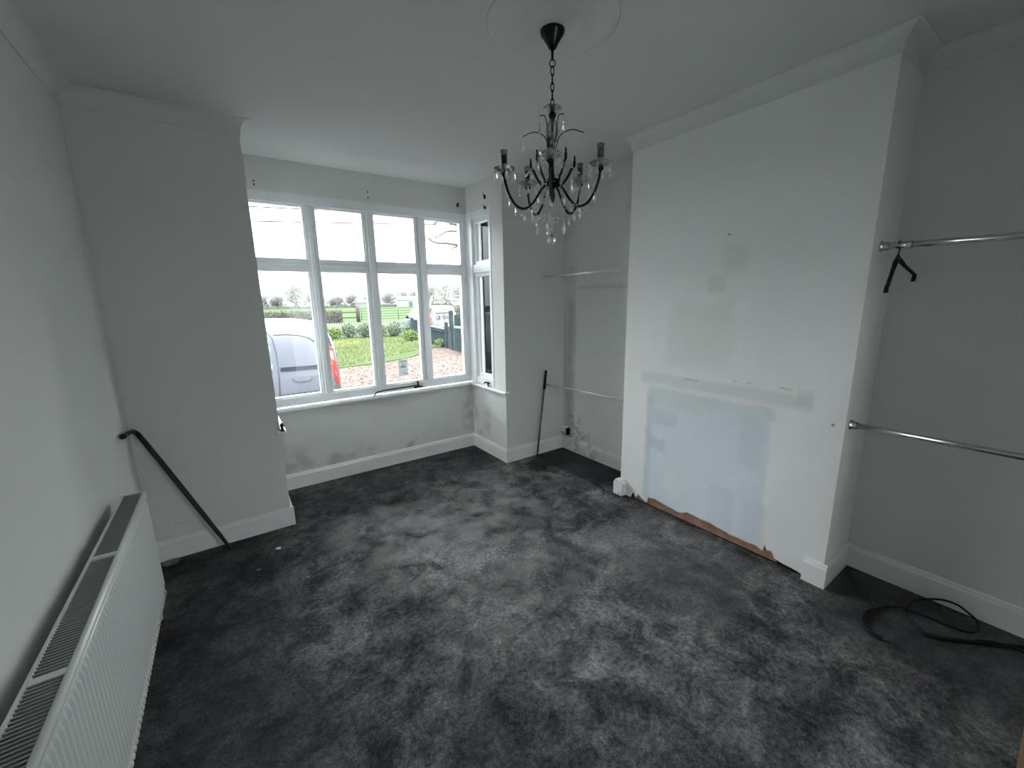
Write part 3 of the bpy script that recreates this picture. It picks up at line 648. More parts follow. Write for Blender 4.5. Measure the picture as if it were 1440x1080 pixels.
# ------------------------------------------------------------------ cable
def smooth(pts, n=6):
    P = [V(p) for p in pts]; P = [P[0]*2-P[1]] + P + [P[-1]*2-P[-2]]; o = []
    for i in range(1, len(P)-2):
        for k in range(n):
            u = k/n; a, b_, c, d = P[i-1], P[i], P[i+1], P[i+2]
            o.append(.5*((2*b_)+(c-a)*u+(2*a-5*b_+4*c-d)*u*u+(3*b_-a-3*c+d)*u**3))
    return o + [P[-2]]
cp = smooth([(2.080,.320,.008),(2.084,.363,.008),(2.126,.396,.008),(2.203,.406,.008),(2.295,.377,.008),(2.363,.333,.008),(2.372,.299,.012),(2.386,.236,.010),(2.393,.172,.008),(2.409,.122,.008),(2.438,.101,.008),(2.485,.099,.008),
             (2.520,.112,.016),(2.522,.140,.034),(2.525,.174,.047),(2.522,.219,.043),(2.510,.273,.016),(2.453,.300,.010),(2.371,.305,.007),(2.313,.284,.007),(2.273,.245,.007),(2.258,.213,.007),(2.291,.166,.007),(2.358,.095,.007),(2.418,.034,.007),(2.477,-.026,.007),(2.51,-.15,.007),(2.50,-.35,.007)], 7)
n = len(cp); rr = [(.0095 if i/n < .13 else .0045 if i/n < .72 else .0085) for i in range(n)]
rr = [sum(rr[max(0, i-3):i+4])/len(rr[max(0, i-3):i+4]) for i in range(n)]
tag(MB().tube(cp, rr, 8).build('power_cable', M['rubber'], base=(2.3, .2, 0)), 'black cable looped on the carpet in the near alcove', 'cable')
cp = smooth([(2.335, .128, .005), (2.40, .05, .019), (2.44, -.03, .008), (2.40, -.1, .006), (2.42, -.2, .006), (2.38, -.4, .006)], 6)
tag(MB().tube(cp, .0045, 8).build('thin_cable', M['rubber'], base=(2.4, 0, 0)), 'thin black flex crossing the looped cable at the right edge', 'cable')

# ------------------------------------------------------------------ sockets and small fittings
def socket(name, c, n, w, h, label, double=False, d=.012, sm='socket'):
    """c centre on wall, n = wall normal ('-x' or '-y')"""
    t = thing(name, label, 'socket', c)
    def bx(a0, a1, z0, z1, d0, d1):
        m_ = MB()
        if n == '-x': m_.box((c[0]-d1, c[1]+a0, c[2]+z0), (c[0]-d0, c[1]+a1, c[2]+z1))
        else: m_.box((c[0]+a0, c[1]-d1, c[2]+z0), (c[0]+a1, c[1]-d0, c[2]+z1))
        return m_
    bx(-w/2, w/2, -h/2, h/2, 0, d).build('face_plate', M[sm], t, bevel=.003)
    cs = (-w/4, w/4) if double else (0,)
    for k in cs:
        m_ = MB()
        for (a, z) in ((0, .018), (-.011, -.006), (.011, -.006)):
            q = bx(k+a-.003, k+a+.003, z-.004, z+.004, d, d+.0008); m_.v += [] ; m_.add(q.v, q.f)
        m_.build('pin_holes', M['dark'] if sm == 'socket' else M['wall'], t)
        bx(k-.006, k+.006, .026, .036, d, d+.004).build('switch', M[sm], t)
    return t
socket('single_socket', (XR, 2.70, .182), '-x', .075, .075, 'grimy single socket in the far alcove, next to the plug adapter')
socket('double_socket', (XR, 2.565, .185), '-x', .135, .078, 'grimy double socket in the far alcove above the skirting', True)
t = thing('plug_adapter', 'white boxy plug adapter in the far alcove corner', 'adapter', (XR-.03, 2.79, .19))
MB().box((XR-.05, 2.765, .165), (XR, 2.825, .222)).build('body', M['plastic'], t, bevel=.006)
MB().box((XR-.052, 2.772, .170), (XR-.050, 2.815, .176)).build('slot', M['dark'], t)
MB().box((XR-.042, 2.745, .150), (XR-.002, 2.764, .218)).build('side_plug', M['black'], t, bevel=.003)
socket('wall_socket', (-.335, YN, .165), '-y', .085, .07, 'faint painted socket low on the left pier behind the bent pole', d=.010, sm='wall')
t = thing('junction_cover', 'white plastic cover box at the foot of the chimney breast left corner', 'box', (2.235, 1.845, 0))
MB().prism([(1.800, .004), (1.885, .004), (1.885, .095), (1.868, .122), (1.818, .122), (1.800, .095)], 'x', 2.204, XC-.0005).build('cover', M['plastic'], t, bevel=.007)
MB().lathe((2.2035, 1.825, .020), [(.004, -.001), (.005, .0), (.003, .001)], 8, axis='x').build('screw', M['dark'], t)
# scraps on the carpet
def scrap(x, y, s, seed, label, m_='paper', name='paper_scrap'):
    rd = random.Random(seed); vs = []; k = 7
    for i in range(k):
        a = 2*PI*i/k; r = s*(.6+.5*rd.random()); vs.append((x+r*math.cos(a)*1.4, y+r*math.sin(a), .004+rd.random()*s*.25))
    vs.append((x, y, .006+s*.35)); vs.append((x, y, .001))
    fs = [(i, (i+1) % k, k) for i in range(k)] + [((i+1) % k, i, k+1) for i in range(k)]
    tag(MB().add(vs, fs).build(name, M[m_], base=(x, y, 0)), label, 'scrap')
scrap(.093, 2.582, .014, 1, 'small white scrap on the carpet in front of the left pier')
scrap(-.418, 2.795, .042, 3, 'crumpled grey scrap on the carpet beside the left pier skirting', 'greyscrap')
scrap(.193, 2.194, .010, 4, 'dull grey crumb on the carpet nearest the radiator', 'greyscrap')
scrap(-.02, 2.42, .011, 6, 'grey crumb on the carpet between radiator and bay', 'greyscrap')
t = struct(MB().box((1.45, -.16, 0), (2.2, -.062, .012)).build('trim_11', M['oak']), 'pale brown timber strip at the bottom right edge of the carpet', 'threshold')

# ------------------------------------------------------------------ chandelier
CX, CY = RX, RY
ch = thing('chandelier', 'dark chrome five-arm chandelier hung with crystal drops from a ceiling rose', 'chandelier', (CX, CY, H))
C0 = V((CX, CY, 0))
ztop = H-.020
MB().lathe((CX, CY, 0), [(.006, 2.318), (.014, 2.320), (.020, 2.332), (.033, 2.352), (.043, 2.366), (.046, ztop-.004), (.040, ztop)], 24).build('canopy', M['gunmetal'], ch)
MB().lathe((CX, CY, 0), [(.004, 2.282), (.005, 2.285), (.005, 2.320)], 10).build('stem', M['gunmetal'], ch)
def link(c, rw, rh, rot, r=.0022):
    pts = [V((math.cos(a)*rw, 0, math.sin(a)*rh)) for a in [2*PI*k/14 for k in range(14)]]
    R_ = Matrix.Rotation(rot, 3, 'Z'); return MB().tube([R_ @ q + V(c) for q in pts], r, 6, closed=True)
link((CX, CY, 2.272), .011, .0125, YAW and math.radians(-YAW)).build('chain_ring', M['gunmetal'], ch)
z = 2.247
k = 0
while z > 2.14:
    link((CX, CY, z), .0065, .0165, math.radians(-YAW + (75 if k % 2 else 20))).build('chain_link', M['gunmetal'], ch); z -= .0265; k += 1
link((CX, CY, 2.124), .009, .0115, math.radians(-YAW)).build('chain_ring', M['gunmetal'], ch)
# central column
MB().lathe((CX, CY, 0), [(.003, 1.79), (.008, 1.795), (.012, 1.815), (.0075, 1.835), (.016, 1.85), (.030, 1.857), (.034, 1.866), (.030, 1.872), (.012, 1.88), (.0075, 1.90), (.011, 1.93), (.007, 1.955), (.005, 2.0),
                         (.005, 2.08), (.012, 2.092), (.0155, 2.100), (.010, 2.108), (.004, 2.116)], 18).build('body', M['gunmetal'], ch)
MB().lathe((CX, CY, 0), [(.006, 2.005), (.02, 2.01), (.026, 2.04), (.018, 2.075), (.012, 2.085)], 14).build('glass_column', M['clearcup'], ch)
MB().lathe((CX, CY, 0), [(.010, 2.108), (.026, 2.112), (.036, 2.122), (.034, 2.126), (.012, 2.118)], 14, smooth=False).build('top_dish', M['clearcup'], ch)
def drop_mesh():
    return MB().lathe((0, 0, 0), [(.0005, -.036), (.0050, -.030), (.0056, -.021), (.0032, -.006), (.0010, 0)], 6, smooth=False).lathe((0, 0, .005), [(.0005, -.006), (.0048, 0), (.0005, .006)], 6, smooth=False)
drop_proto = None
def drop(p, parent, s=1., name='crystal_drop'):
    global drop_proto
    if drop_proto is None:
        q = drop_mesh(); me = bpy.data.meshes.new('crystal_drop'); me.from_pydata(q.v, [], q.f); me.materials.append(M['crystal']); me.update(); drop_proto = me
    o = bpy.data.objects.new(name, drop_proto); COL.objects.link(o); o.parent = parent; o.location = V(p)-V(parent['org']); o.scale = (s, s, s*1.05)
    o.rotation_euler.z = (p[0]*977+p[1]*533) % 3
    return o
bead_proto = None
def beads(pts, parent, name='bead_string', r=.0042, step=.0115):
    pts = smooth(pts, 8); b = MB(); acc = 0
    for i in range(len(pts)-1):
        d = (pts[i+1]-pts[i]).length; acc += d
        if acc >= step: acc = 0; b.lathe(tuple(pts[i+1]), [(.0004, -r), (r*.95, -r*.3), (r*.95, r*.3), (.0004, r)], 6, smooth=False)
    if b.v: return b.build(name, M['crystal'], parent)
def dirv(a): return V((math.sin(a), math.cos(a), 0))
a_cam = math.atan2(-CX, -CY)       # towards the viewer
for k in range(5):
    a = a_cam + 2*PI*k/5 + .04; d = dirv(a); side = dirv(a+PI/2)
    R5 = .188
    prof = [(.018, 1.862), (.045, 1.835), (.075, 1.790), (.108, 1.766), (.142, 1.775), (.170, 1.812), (.184, 1.852), (R5, 1.880)]
    arm = MB().tube(smooth([C0 + d*r + V((0, 0, z)) for r, z in prof], 4), .0050, 8).build('arm', M['gunmetal'], ch)
    e = C0 + d*R5
    MB().lathe((e.x, e.y, 0), [(.004, 1.876), (.009, 1.880), (.014, 1.886), (.010, 1.890)], 12).build('cup_holder', M['gunmetal'], arm)
    MB().lathe((e.x, e.y, 0), [(.010, 1.889), (.026, 1.891), (.037, 1.898), (.042, 1.908), (.039, 1.909), (.030, 1.900), (.010, 1.894)], 12, smooth=False).build('crystal_dish', M['clearcup'], arm)
    MB().lathe((e.x, e.y, 0), [(.0115, 1.894), (.0115, 1.922), (.0105, 1.924)], 14).build('candle_sleeve', M['sleeve'], arm)
    MB().lathe((e.x, e.y, 0), [(.0105, 1.923), (.0110, 1.926), (.0110, 1.951), (.0095, 1.955)], 14).build('lamp_holder', M['candle'], arm)
    MB().lathe((e.x, e.y, 0), [(.0118, 1.925), (.0125, 1.950), (.0135, 1.962), (.0150, 1.970), (.0140, 1.970), (.0120, 1.958)], 14).build('glass_chimney', M['clearcup'], arm)
    for j in range(6):
        aj = a + 2*PI*(j+.5)/6; q = e + dirv(aj)*.040; drop((q.x, q.y, 1.892 - .004*(j % 2)), arm, .95)
    # bead swags to the next arm and the centre
    e2 = C0 + dirv(a+2*PI/5)*R5
    m1 = C0 + d*.05
    beads([e + V((0, 0, 1.885)), C0 + d*.155 + side*.02 + V((0, 0, 1.80)), C0 + d*.11 + side*.03 + V((0, 0, 1.765)), C0 + d*.06 + side*.02 + V((0, 0, 1.80)), C0 + d*.03 + V((0, 0, 1.86))], arm)
    beads([C0 + d*.145 + V((0, 0, 1.770)), C0 + d*.14 + V((0, 0, 1.755)), C0 + d*.125 + V((0, 0, 1.743)), C0 + d*.105 + V((0, 0, 1.738))], arm)
    q = C0 + d*.112; drop((q.x, q.y, 1.752), arm, .95)
    q = C0 + d*.150; drop((q.x, q.y, 1.772), arm, .9)
    q = C0 + d*.078; drop((q.x, q.y, 1.782), arm, .9)
    q = C0 + d*.172 + side*.012; drop((q.x, q.y, 1.800), arm, .85)
    q = C0 + d*.050 + side*.02; drop((q.x, q.y, 1.815), arm, .9)
    # inner scroll with a finial
    a2 = a + PI/5; d2 = dirv(a2)
    sc = MB().tube(smooth([C0 + d2*r + V((0, 0, z)) for r, z in [(.014, 1.850), (.040, 1.858), (.062, 1.885), (.078, 1.915), (.088, 1.925)]], 4), .0048, 8).build('inner_scroll', M['gunmetal'], ch)
    f = C0 + d2*.090
    MB().lathe((f.x, f.y, 0), [(.002, 1.920), (.0052, 1.926), (.0058, 1.940), (.003, 1.950), (.0045, 1.955), (.0005, 1.966)], 10).build('finial', M['candle'], sc)
    drop((f.x, f.y, 1.914), sc, .9)
    q = C0 + d2*.060; drop((q.x, q.y, 1.872), sc, .9)
    beads([f + V((0, 0, 1.918)), C0 + d2*.06 + V((0, 0, 1.882)), C0 + d2*.035 + V((0, 0, 1.885)), C0 + V((0, 0, 1.935))], sc)
    beads([f + V((0, 0, 1.918)), C0 + dirv(a2+.35)*.10 + V((0, 0, 1.893)), C0 + dirv(a2+PI/5)*.105 + V((0, 0, 1.885)), C0 + dirv(a2+2*PI/5-.35)*.10 + V((0, 0, 1.893)), C0 + dirv(a2+2*PI/5)*.09 + V((0, 0, 1.918))], sc)
    # thin top frond with a long drop at its tip
    zt, rt_ = ((2.055, .125) if k % 2 else (2.085, .075))
    fr = MB().tube(smooth([C0 + d2*r + V((0, 0, z)) for r, z in [(.006, 1.955), (.018, 2.000), (.035, zt-.02), (rt_*.62, zt), (rt_, zt-.008)]], 5), .0018, 6).build('frond', M['gunmetal'], ch)
    q = C0 + d2*rt_; beads([q + V((0, 0, zt-.012)), q + V((0, 0, zt-.024)), q + V((0, 0, zt-.036))], fr, r=.0028, step=.008); drop((q.x, q.y, zt-.040), fr, .9)
    # hanging strings under the hub
    a3 = a + .3; q = C0 + dirv(a3)*.058
    beads([C0 + dirv(a3)*.030 + V((0, 0, 1.85)), q + V((0, 0, 1.80)), q + V((0, 0, 1.745)), q + V((0, 0, 1.715))], ch, r=.0034)
    drop((q.x, q.y, 1.712), ch, 1.05)
    q2 = C0 + dirv(a3+2*PI/5)*.058
    beads([q + V((0, 0, 1.745)), (q+q2)*.5 + V((0, 0, 1.725)), q2 + V((0, 0, 1.745))], ch)
beads([C0 + V((0, 0, 1.79)), C0 + V((0, 0, 1.76)), C0 + V((0, 0, 1.73)), C0 + V((0, 0, 1.675))], ch, r=.004, step=.012)
drop((CX, CY, 1.760), ch, 1.1); drop((CX, CY, 1.715), ch, 1.05)
MB().ball((CX, CY, 1.648), .018, 16, 10).build('crystal_ball', M['crystal'], ch)
MB().lathe((CX, CY, 0), [(.004, 1.664), (.005, 1.667), (.002, 1.672)], 8).build('ball_cap', M['gunmetal'], ch)

# ================================================================== outside
G = -.60
struct(MB().box((-25, -30, G-.3), (25, -.72, G-.02)).build('ground_yard', mat('yard_paving', (.12, .12, .115), .9, var=(2, (.09, .09, .085), .4, .7))), 'paved yard behind the house', 'ground')
struct(MB().box((-90, 3.66, G-.3), (260, 700, G-.02)).build('ground_field', M['field']), 'flat green field reaching the hedgerow', 'ground')
struct(MB().prism([(-14, 3.66), (13, 3.66), (13, 20), (8.35, 17.8), (6.9, 16.2), (5.58, 14.5), (4.05, 13.78), (2.84, 13.6), (-14, 12.8)], 'z', G-.02, G+.0).build('ground_gravel', M['gravel']), 'pinkish brown gravel drive', 'ground')
struct(MB().prism([(-14, 12.8), (2.84, 13.6), (4.05, 13.78), (5.58, 14.5), (6.9, 16.2), (8.35, 17.8), (8.6, 21.5), (9.5, 25.6), (-14, 25.6)], 'z', G-.02, G+.03).build('ground_lawn', M['grass']), 'front lawn', 'ground')
struct(MB().box((-90, 27.2, G-.02), (60, 33, G+.0)).build('ground_road', mat('road_tarmac', (.030, .030, .030), .9, spec=0)), 'road beyond the picket fence', 'ground')
# loose stones and grass tufts: real relief, uncountable
rd = random.Random(3); vs, fs = [], []
for i in range(9000):
    y = 8.5 + 9.5*rd.random()**1.2; x = y*(.22+.36*rd.random())
    if y > 13.7 + max(0, (x-4))*1.0: continue
    s = .012+.022*rd.random(); a = rd.random()*PI; h = s*(.4+.5*rd.random()); c, sn = math.cos(a), math.sin(a); k = len(vs)
    for (u, w) in ((-1, -.6), (1, -.7), (.8, .7), (-.9, .6)): vs.append((x+s*(u*c-w*sn), y+s*(u*sn+w*c), G+.001))
    vs.append((x, y, G+h)); fs += [(k, k+1, k+4), (k+1, k+2, k+4), (k+2, k+3, k+4), (k+3, k, k+4)]
tag(MB().add(vs, fs).build('gravel_stones', M['stones'], base=(4, 11, G)), 'loose stone chips lying on the gravel drive', 'gravel', kind='stuff')
vs, fs = [], []
for i in range(16000):
    y = 13.7+11.5*rd.random(); x = y*(.20+.24*rd.random())
    if y < 13.8+max(0, x-3)*.75: continue
    if x > 8.3: continue
    a = rd.random()*PI; h = .03+.07*rd.random(); w = .02+.02*rd.random(); k = len(vs); c, s_ = math.cos(a)*w, math.sin(a)*w
    vs += [(x-c, y-s_, G+.025), (x+c, y+s_, G+.025), (x+rd.uniform(-.03, .03), y+rd.uniform(-.03, .03), G+.03+h)]; fs.append((k, k+1, k+2))
tag(MB().add(vs, fs).build('lawn_blades', M['blade'], base=(5, 18, G)), 'rough grass blades of the front lawn', 'grass', kind='stuff')

# leafy plants -----------------------------------------------------
def leaf_cloud(c, rx, ry, rz, n, s, seed, up_=0.3):
    rd = random.Random(seed); vs, fs = [], []
    for i in range(n):
        while True:
            p = V((rd.uniform(-1, 1), rd.uniform(-1, 1), rd.uniform(-1, 1)))
            if p.length < 1 and p.length > .35*rd.random(): break
        q = V((c[0]+p.x*rx, c[1]+p.y*ry, c[2]+p.z*rz)); d = V((rd.gauss(0, 1), rd.gauss(0, 1), rd.gauss(up_, .8))).normalized(); e = d.orthogonal().normalized()
        e = Matrix.Rotation(rd.random()*6.28, 3, d) @ e; L = s*(.7+.7*rd.random()); k = len(vs)
        vs += [q, q+d*L*.5+e*L*.22, q+d*L, q+d*L*.5-e*L*.22]; fs.append((k, k+1, k+2, k+3))
    return vs, fs
def shrub(x, y, h, rx, n, s, material, label, seed, ry=None, group=None, cat='shrub', name='garden_shrub', z0=G):
    t = thing(name, label, cat, (x, y, z0), group)
    vs, fs = leaf_cloud((x, y, z0+h*.55), rx, ry or rx*.7, h*.5, n, s, seed); MB().add(vs, fs).build('foliage', material, t)
    rd = random.Random(seed+99); b = MB()
    for i in range(6):
        a = rd.random()*6.28; b.tube([(x, y, z0), (x+math.cos(a)*rx*.3, y+math.sin(a)*rx*.2, z0+h*.4), (x+math.cos(a)*rx*.7, y+math.sin(a)*rx*.5, z0+h*(.7+.25*rd.random()))], [.018, .012, .005], 5)
    b.build('stems', M['bark'], t)
    return t
spots = [(4.9, 24.3, .78), (5.75, 24.4, .90), (6.6, 24.2, .80), (7.35, 24.0, .74), (8.05, 23.6, .85), (8.75, 23.2, .70), (4.1, 24.4, .7)]
where = ['leftmost beside the silver van', 'left of the second mullion', 'just left of the second mullion', 'just right of the second mullion', 'in the middle of the third light', 'at the right end by the dark fence', 'partly hidden by the silver van']
for i, (x, y, h) in enumerate(spots):
    shrub(x, y, h*(.9+.2*((i*37) % 5)/5), .44, 760, .11, M['leaf'] if i % 3 else M['leaflight'], 'leafy green shrub by the picket fence, ' + where[i], 20+i, group='garden shrubs')
shrub(7.75, 20.2, .62, .42, 700, .09, M['leaflight'], 'pale green feathery shrub on the lawn before the dark fence', 41)
shrub(7.95, 16.9, .35, .40, 300, .09, M['leaflight'], 'low pale green weeds at the foot of the dark picket fence', 42, name='weed_clump', cat='weeds')
t = thing('daffodil_clump', 'clump of yellow daffodils on the lawn behind the silver van', 'flowers', (4.25, 19.0, G))
rd = random.Random(5); bl = MB(); bf = MB()
for i in range(26):
    x, y = 4.3+rd.uniform(-.5, .5), 19+rd.uniform(-.4, .4); h = .25+.12*rd.random(); bl.tube([(x, y, G), (x+.02, y, G+h)], .006, 4)
    bf.lathe((x+.02, y-.02, G+h), [(.012, -.02), (.04, 0), (.035, .012), (.012, .02)], 6)
bl.build('stalks', M['blade'], t); bf.build('blooms', M['petal'], t)
# evergreen seen through the right side light
shrub(4.95, 7.0, 5.4, 1.05, 9000, .11, M['leafdark'], 'dark evergreen bush close outside the right side light', 77, ry=.8, name='evergreen_bush', cat='bush')

# bare tree outside whose twigs reach into the top right light
t = thing('bare_tree', 'bare tree whose twigs cross the top right light of the bay', 'tree', (6.6, 8.4, G))
MB().tube(smooth([(6.6, 8.4, G), (6.55, 8.35, .8), (6.4, 8.3, 1.8), (6.45, 8.4, 3.2), (6.6, 8.6, 4.6)], 4), .12, 8).build('trunk', M['bark'], t)
rd = random.Random(9)
def limb(pts, r0, twigs=True):
    P = smooth(pts, 5); n = len(P); o = MB().tube(P, [r0*(1.25-.7*i/n) for i in range(n)], 6)
    if twigs:
        for i in range(4, n, 4):
            d = V((rd.uniform(-.28, .0), rd.uniform(-.1, .1), rd.uniform(-.16, .2))); o.tube([P[i], P[i]+d*.5+V((0, 0, .02)), P[i]+d], [.014, .010, .006], 4)
    o.build('branch', M['bark'], t)
TW = 1.8
limb([(6.4, 8.3, 1.9), (5.6, 8.15, 2.35), (4.75, 8.03, 2.45), (4.511, 8, 2.515), (4.258, 8, 2.573), (3.979, 8, 2.599), (3.725, 8, 2.597), (3.545, 8, 2.681)], .034)
limb([(6.42, 8.35, 2.3), (5.6, 8.1, 2.62), (4.524, 8, 2.805), (4.277, 8, 2.957), (4.066, 8, 3.008), (3.844, 8, 3.016), (3.683, 8, 2.935)], .034)
limb([(5.2, 8.05, 2.65), (4.5, 8, 2.80), (4.271, 8, 2.844), (4.025, 8, 2.839), (3.86, 8, 2.757), (3.73, 8, 2.68)], .028)
limb([(4.3, 8, 2.58), (4.2, 8, 2.54), (4.104, 8, 2.493), (4.031, 8, 2.347)], .02, False)
limb([(6.5, 8.4, 3.4), (5.6, 8.2, 3.9), (4.9, 8.1, 4.1)], .04); limb([(6.5, 8.4, 3.6), (7.4, 8.6, 4.4), (8.0, 8.8, 5.0)], .05); limb([(6.45, 8.4, 3), (7.2, 8.3, 3.5), (8, 8.2, 3.8)], .04)

# picket fence ------------------------------------------------------
t = thing('white_picket_fence', 'white picket fence behind the garden shrubs', 'fence', (7, 25.2, G))
x = 3.9; i = 0
pk = None
while x < 9.75:
    y = 25.2
    if pk is None:
        me = MB().prism([(-.035, 0), (.035, 0), (.035, .86), (0, .93), (-.035, .86)], 'y', -.012, .012)
        o = me.build('picket', M['picket'], t, (0, 0, 0)); 
        o.data.transform(Matrix.Translation(V(t['org']))); pk = o.data
    else:
        o = bpy.data.objects.new('picket', pk); COL.objects.link(o); o.parent = t
    o.location = V((x, y, G+.02))-V(t['org']); x += .135
for z in (.25, .65): MB().box((3.85, 25.215, G+z), (9.8, 25.25, G+z+.07)).build('rail', M['picket'], t)
for x in (3.9, 5.85, 7.8, 9.72): MB().box((x-.05, 25.25, G), (x+.05, 25.35, G+.95)).build('post', M['picket'], t)
MB().box((8.35, 25.16, G+.80), (9.35, 25.19, G+.86)).build('top_board', M['picket'], t)

# dark fence and gates on the right -------------------------------
def board_run(t, p0, p1, z1a, z1b, w, gap, name, material, th=.022):
    p0, p1 = V((*p0, 0)), V((*p1, 0)); L = (p1-p0).length; d = (p1-p0)/L; nr = V((-d.y, d.x, 0)); s = 0
    while s < L-w*.5:
        f = (s+w/2)/L; z1 = z1a*(1-f)+z1b*f; a = p0+d*s; b_ = p0+d*(s+w); b = MB()
        q = [a, b_, b_+nr*th, a+nr*th]
        b.add([(v.x, v.y, G+.03) for v in q]+[(v.x, v.y, z1) for v in q], [(0,3,2,1),(4,5,6,7),(0,1,5,4),(1,2,6,5),(2,3,7,6),(3,0,4,7)])
        b.build(name, material, t); s += w+gap
def postbox(t, x, y, w, z1, material, name='post', cap=True):
    b = MB().box((x-w/2, y-w/2, G), (x+w/2, y+w/2, z1)); b.build(name, material, t)
    if cap: MB().add([(x-w*.6, y-w*.6, z1), (x+w*.6, y-w*.6, z1), (x+w*.6, y+w*.6, z1), (x-w*.6, y+w*.6, z1), (x, y, z1+w*.5)], [(0,3,2,1),(0,1,4),(1,2,4),(2,3,4),(3,0,4)]).build('post_cap', material, t)
t = thing('dark_picket_gate', 'dark green picket gate between square posts beyond the gravel', 'gate', (8.0, 17.5, G))
board_run(t, (8.13, 18.5), (7.93, 16.5), .26, .22, .075, .028, 'picket', M['greenfence'])
for z in (-.42, .10):
    MB().add([(8.10, 18.5, z), (7.90, 16.5, z), (7.86, 16.5, z), (8.06, 18.5, z), (8.10, 18.5, z+.09), (7.90, 16.5, z+.09), (7.86, 16.5, z+.09), (8.06, 18.5, z+.09)],
             [(0,3,2,1),(4,5,6,7),(0,1,5,4),(1,2,6,5),(2,3,7,6),(3,0,4,7)]).build('rail', M['greenfence'], t)
MB().add([(8.13, 18.5, .26), (7.93, 16.5, .22), (7.87, 16.5, .22), (8.07, 18.5, .26), (8.13, 18.5, .32), (7.93, 16.5, .28), (7.87, 16.5, .28), (8.07, 18.5, .32)],
         [(0,3,2,1),(4,5,6,7),(0,1,5,4),(1,2,6,5),(2,3,7,6),(3,0,4,7)]).build('capping', M['greencap'], t)
postbox(t, 7.93, 16.35, .13, .50, M['greenfence']); postbox(t, 8.14, 18.65, .12, .42, M['greenfence'])
t = thing('dark_board_fence', 'tall dark green close-boarded fence at the right edge of the front window', 'fence', (7.7, 15.3, G))
board_run(t, (7.86, 16.1), (7.40, 12.6), .36, .42, .14, .006, 'board', M['greenfence'])
MB().add([(7.86, 15.3, .34), (7.38, 12.6, .40), (7.30, 12.6, .40), (7.76, 15.3, .34), (7.86, 15.3, .42), (7.38, 12.6, .48), (7.30, 12.6, .48), (7.76, 15.3, .42)],
         [(0,3,2,1),(4,5,6,7),(0,1,5,4),(1,2,6,5),(2,3,7,6),(3,0,4,7)]).build('capping', M['greencap'], t)
postbox(t, 7.80, 15.6, .14, 1.02, M['greenfence'])
t = thing('green_shed_panel', 'dark green boarded panel standing behind the tall fence', 'fence', (8.6, 15.5, G))
board_run(t, (8.45, 16.6), (7.95, 13.2), .83, .96, .16, .006, 'board', M['greenfence'])
t = thing('grey_gate_post', 'dark grey stub fence at the right end of the white picket fence', 'fence', (8.2, 20.6, G))
board_run(t, (7.95, 20.6), (8.5, 20.6), .52, .50, .13, .01, 'board', M['greenfence']); postbox(t, 8.0, 20.5, .13, .60, M['greenfence'])

# field gate and roadside hedge -----------------------------------
t = thing('field_gate', 'long metal five-bar field gate across the field entrance', 'gate', (15, 46.0, G))
gx0, gx1, gy = 12.3, 18.6, 46.0
for z in (.30, .58, .86, 1.14, 1.42): MB().tube([(gx0, gy, G+z), (gx1, gy, G+z)], .028, 6).build('bar', M['gatesteel'], t)
for x in (gx0, 14.3, 16.4, gx1): MB().tube([(x, gy, G+.15), (x, gy, G+1.5)], .035, 6).build('upright', M['gatesteel'], t)
t = thing('gate_post', 'thick weathered round gate post at the left of the field gate', 'post', (12.0, 46.0, G))
MB().lathe((11.95, 46, G), [(.20, 0), (.20, 1.45), (.14, 1.62), (.04, 1.68)], 12).build('post', M['posts'], t)
t = thing('rail_fence', 'short post-and-rail fence left of the gate post', 'fence', (11.2, 46.0, G))
for z in (.45, 1.0): MB().box((9.9, 45.95, G+z), (11.75, 46.05, G+z+.14)).build('rail', M['posts'], t)
MB().box((10.2, 46.05, G), (10.35, 46.2, G+1.25)).build('post', M['posts'], t)
def twig_hedge(x0, x1, y, h, d, n, label, seed, s=.30):
    rd = random.Random(seed); vs, fs = [], []
    for i in range(n):
        p = V((rd.uniform(x0, x1), y+rd.uniform(-d, d), G+h*rd.random()*(.92+.1*math.sin(i)))); q = p+V((rd.gauss(0, .5), rd.gauss(0, .3), rd.gauss(.4, .5))).normalized()*s; k = len(vs)
        w = V((.03, 0, .03)); vs += [p-w, p+w, q+w*.3, q-w*.3]; fs.append((k, k+1, k+2, k+3))
    t = thing('field_hedge', label, 'hedge', ((x0+x1)/2, y, G)); MB().add(vs, fs).build('twigs', M['twig'], t)
    MB().box((x0, y-d*.5, G), (x1, y+d*.5, G+h*.75)).build('dense_core', M['twig'], t)
twig_hedge(-6, 10.4, 47.0, 1.30, .5, 9000, 'clipped bare brown hedge along the road behind the silver van', 12)
twig_hedge(20.2, 34, 44.0, 1.6, .6, 4000, 'bare hedge to the right of the field gate', 13)

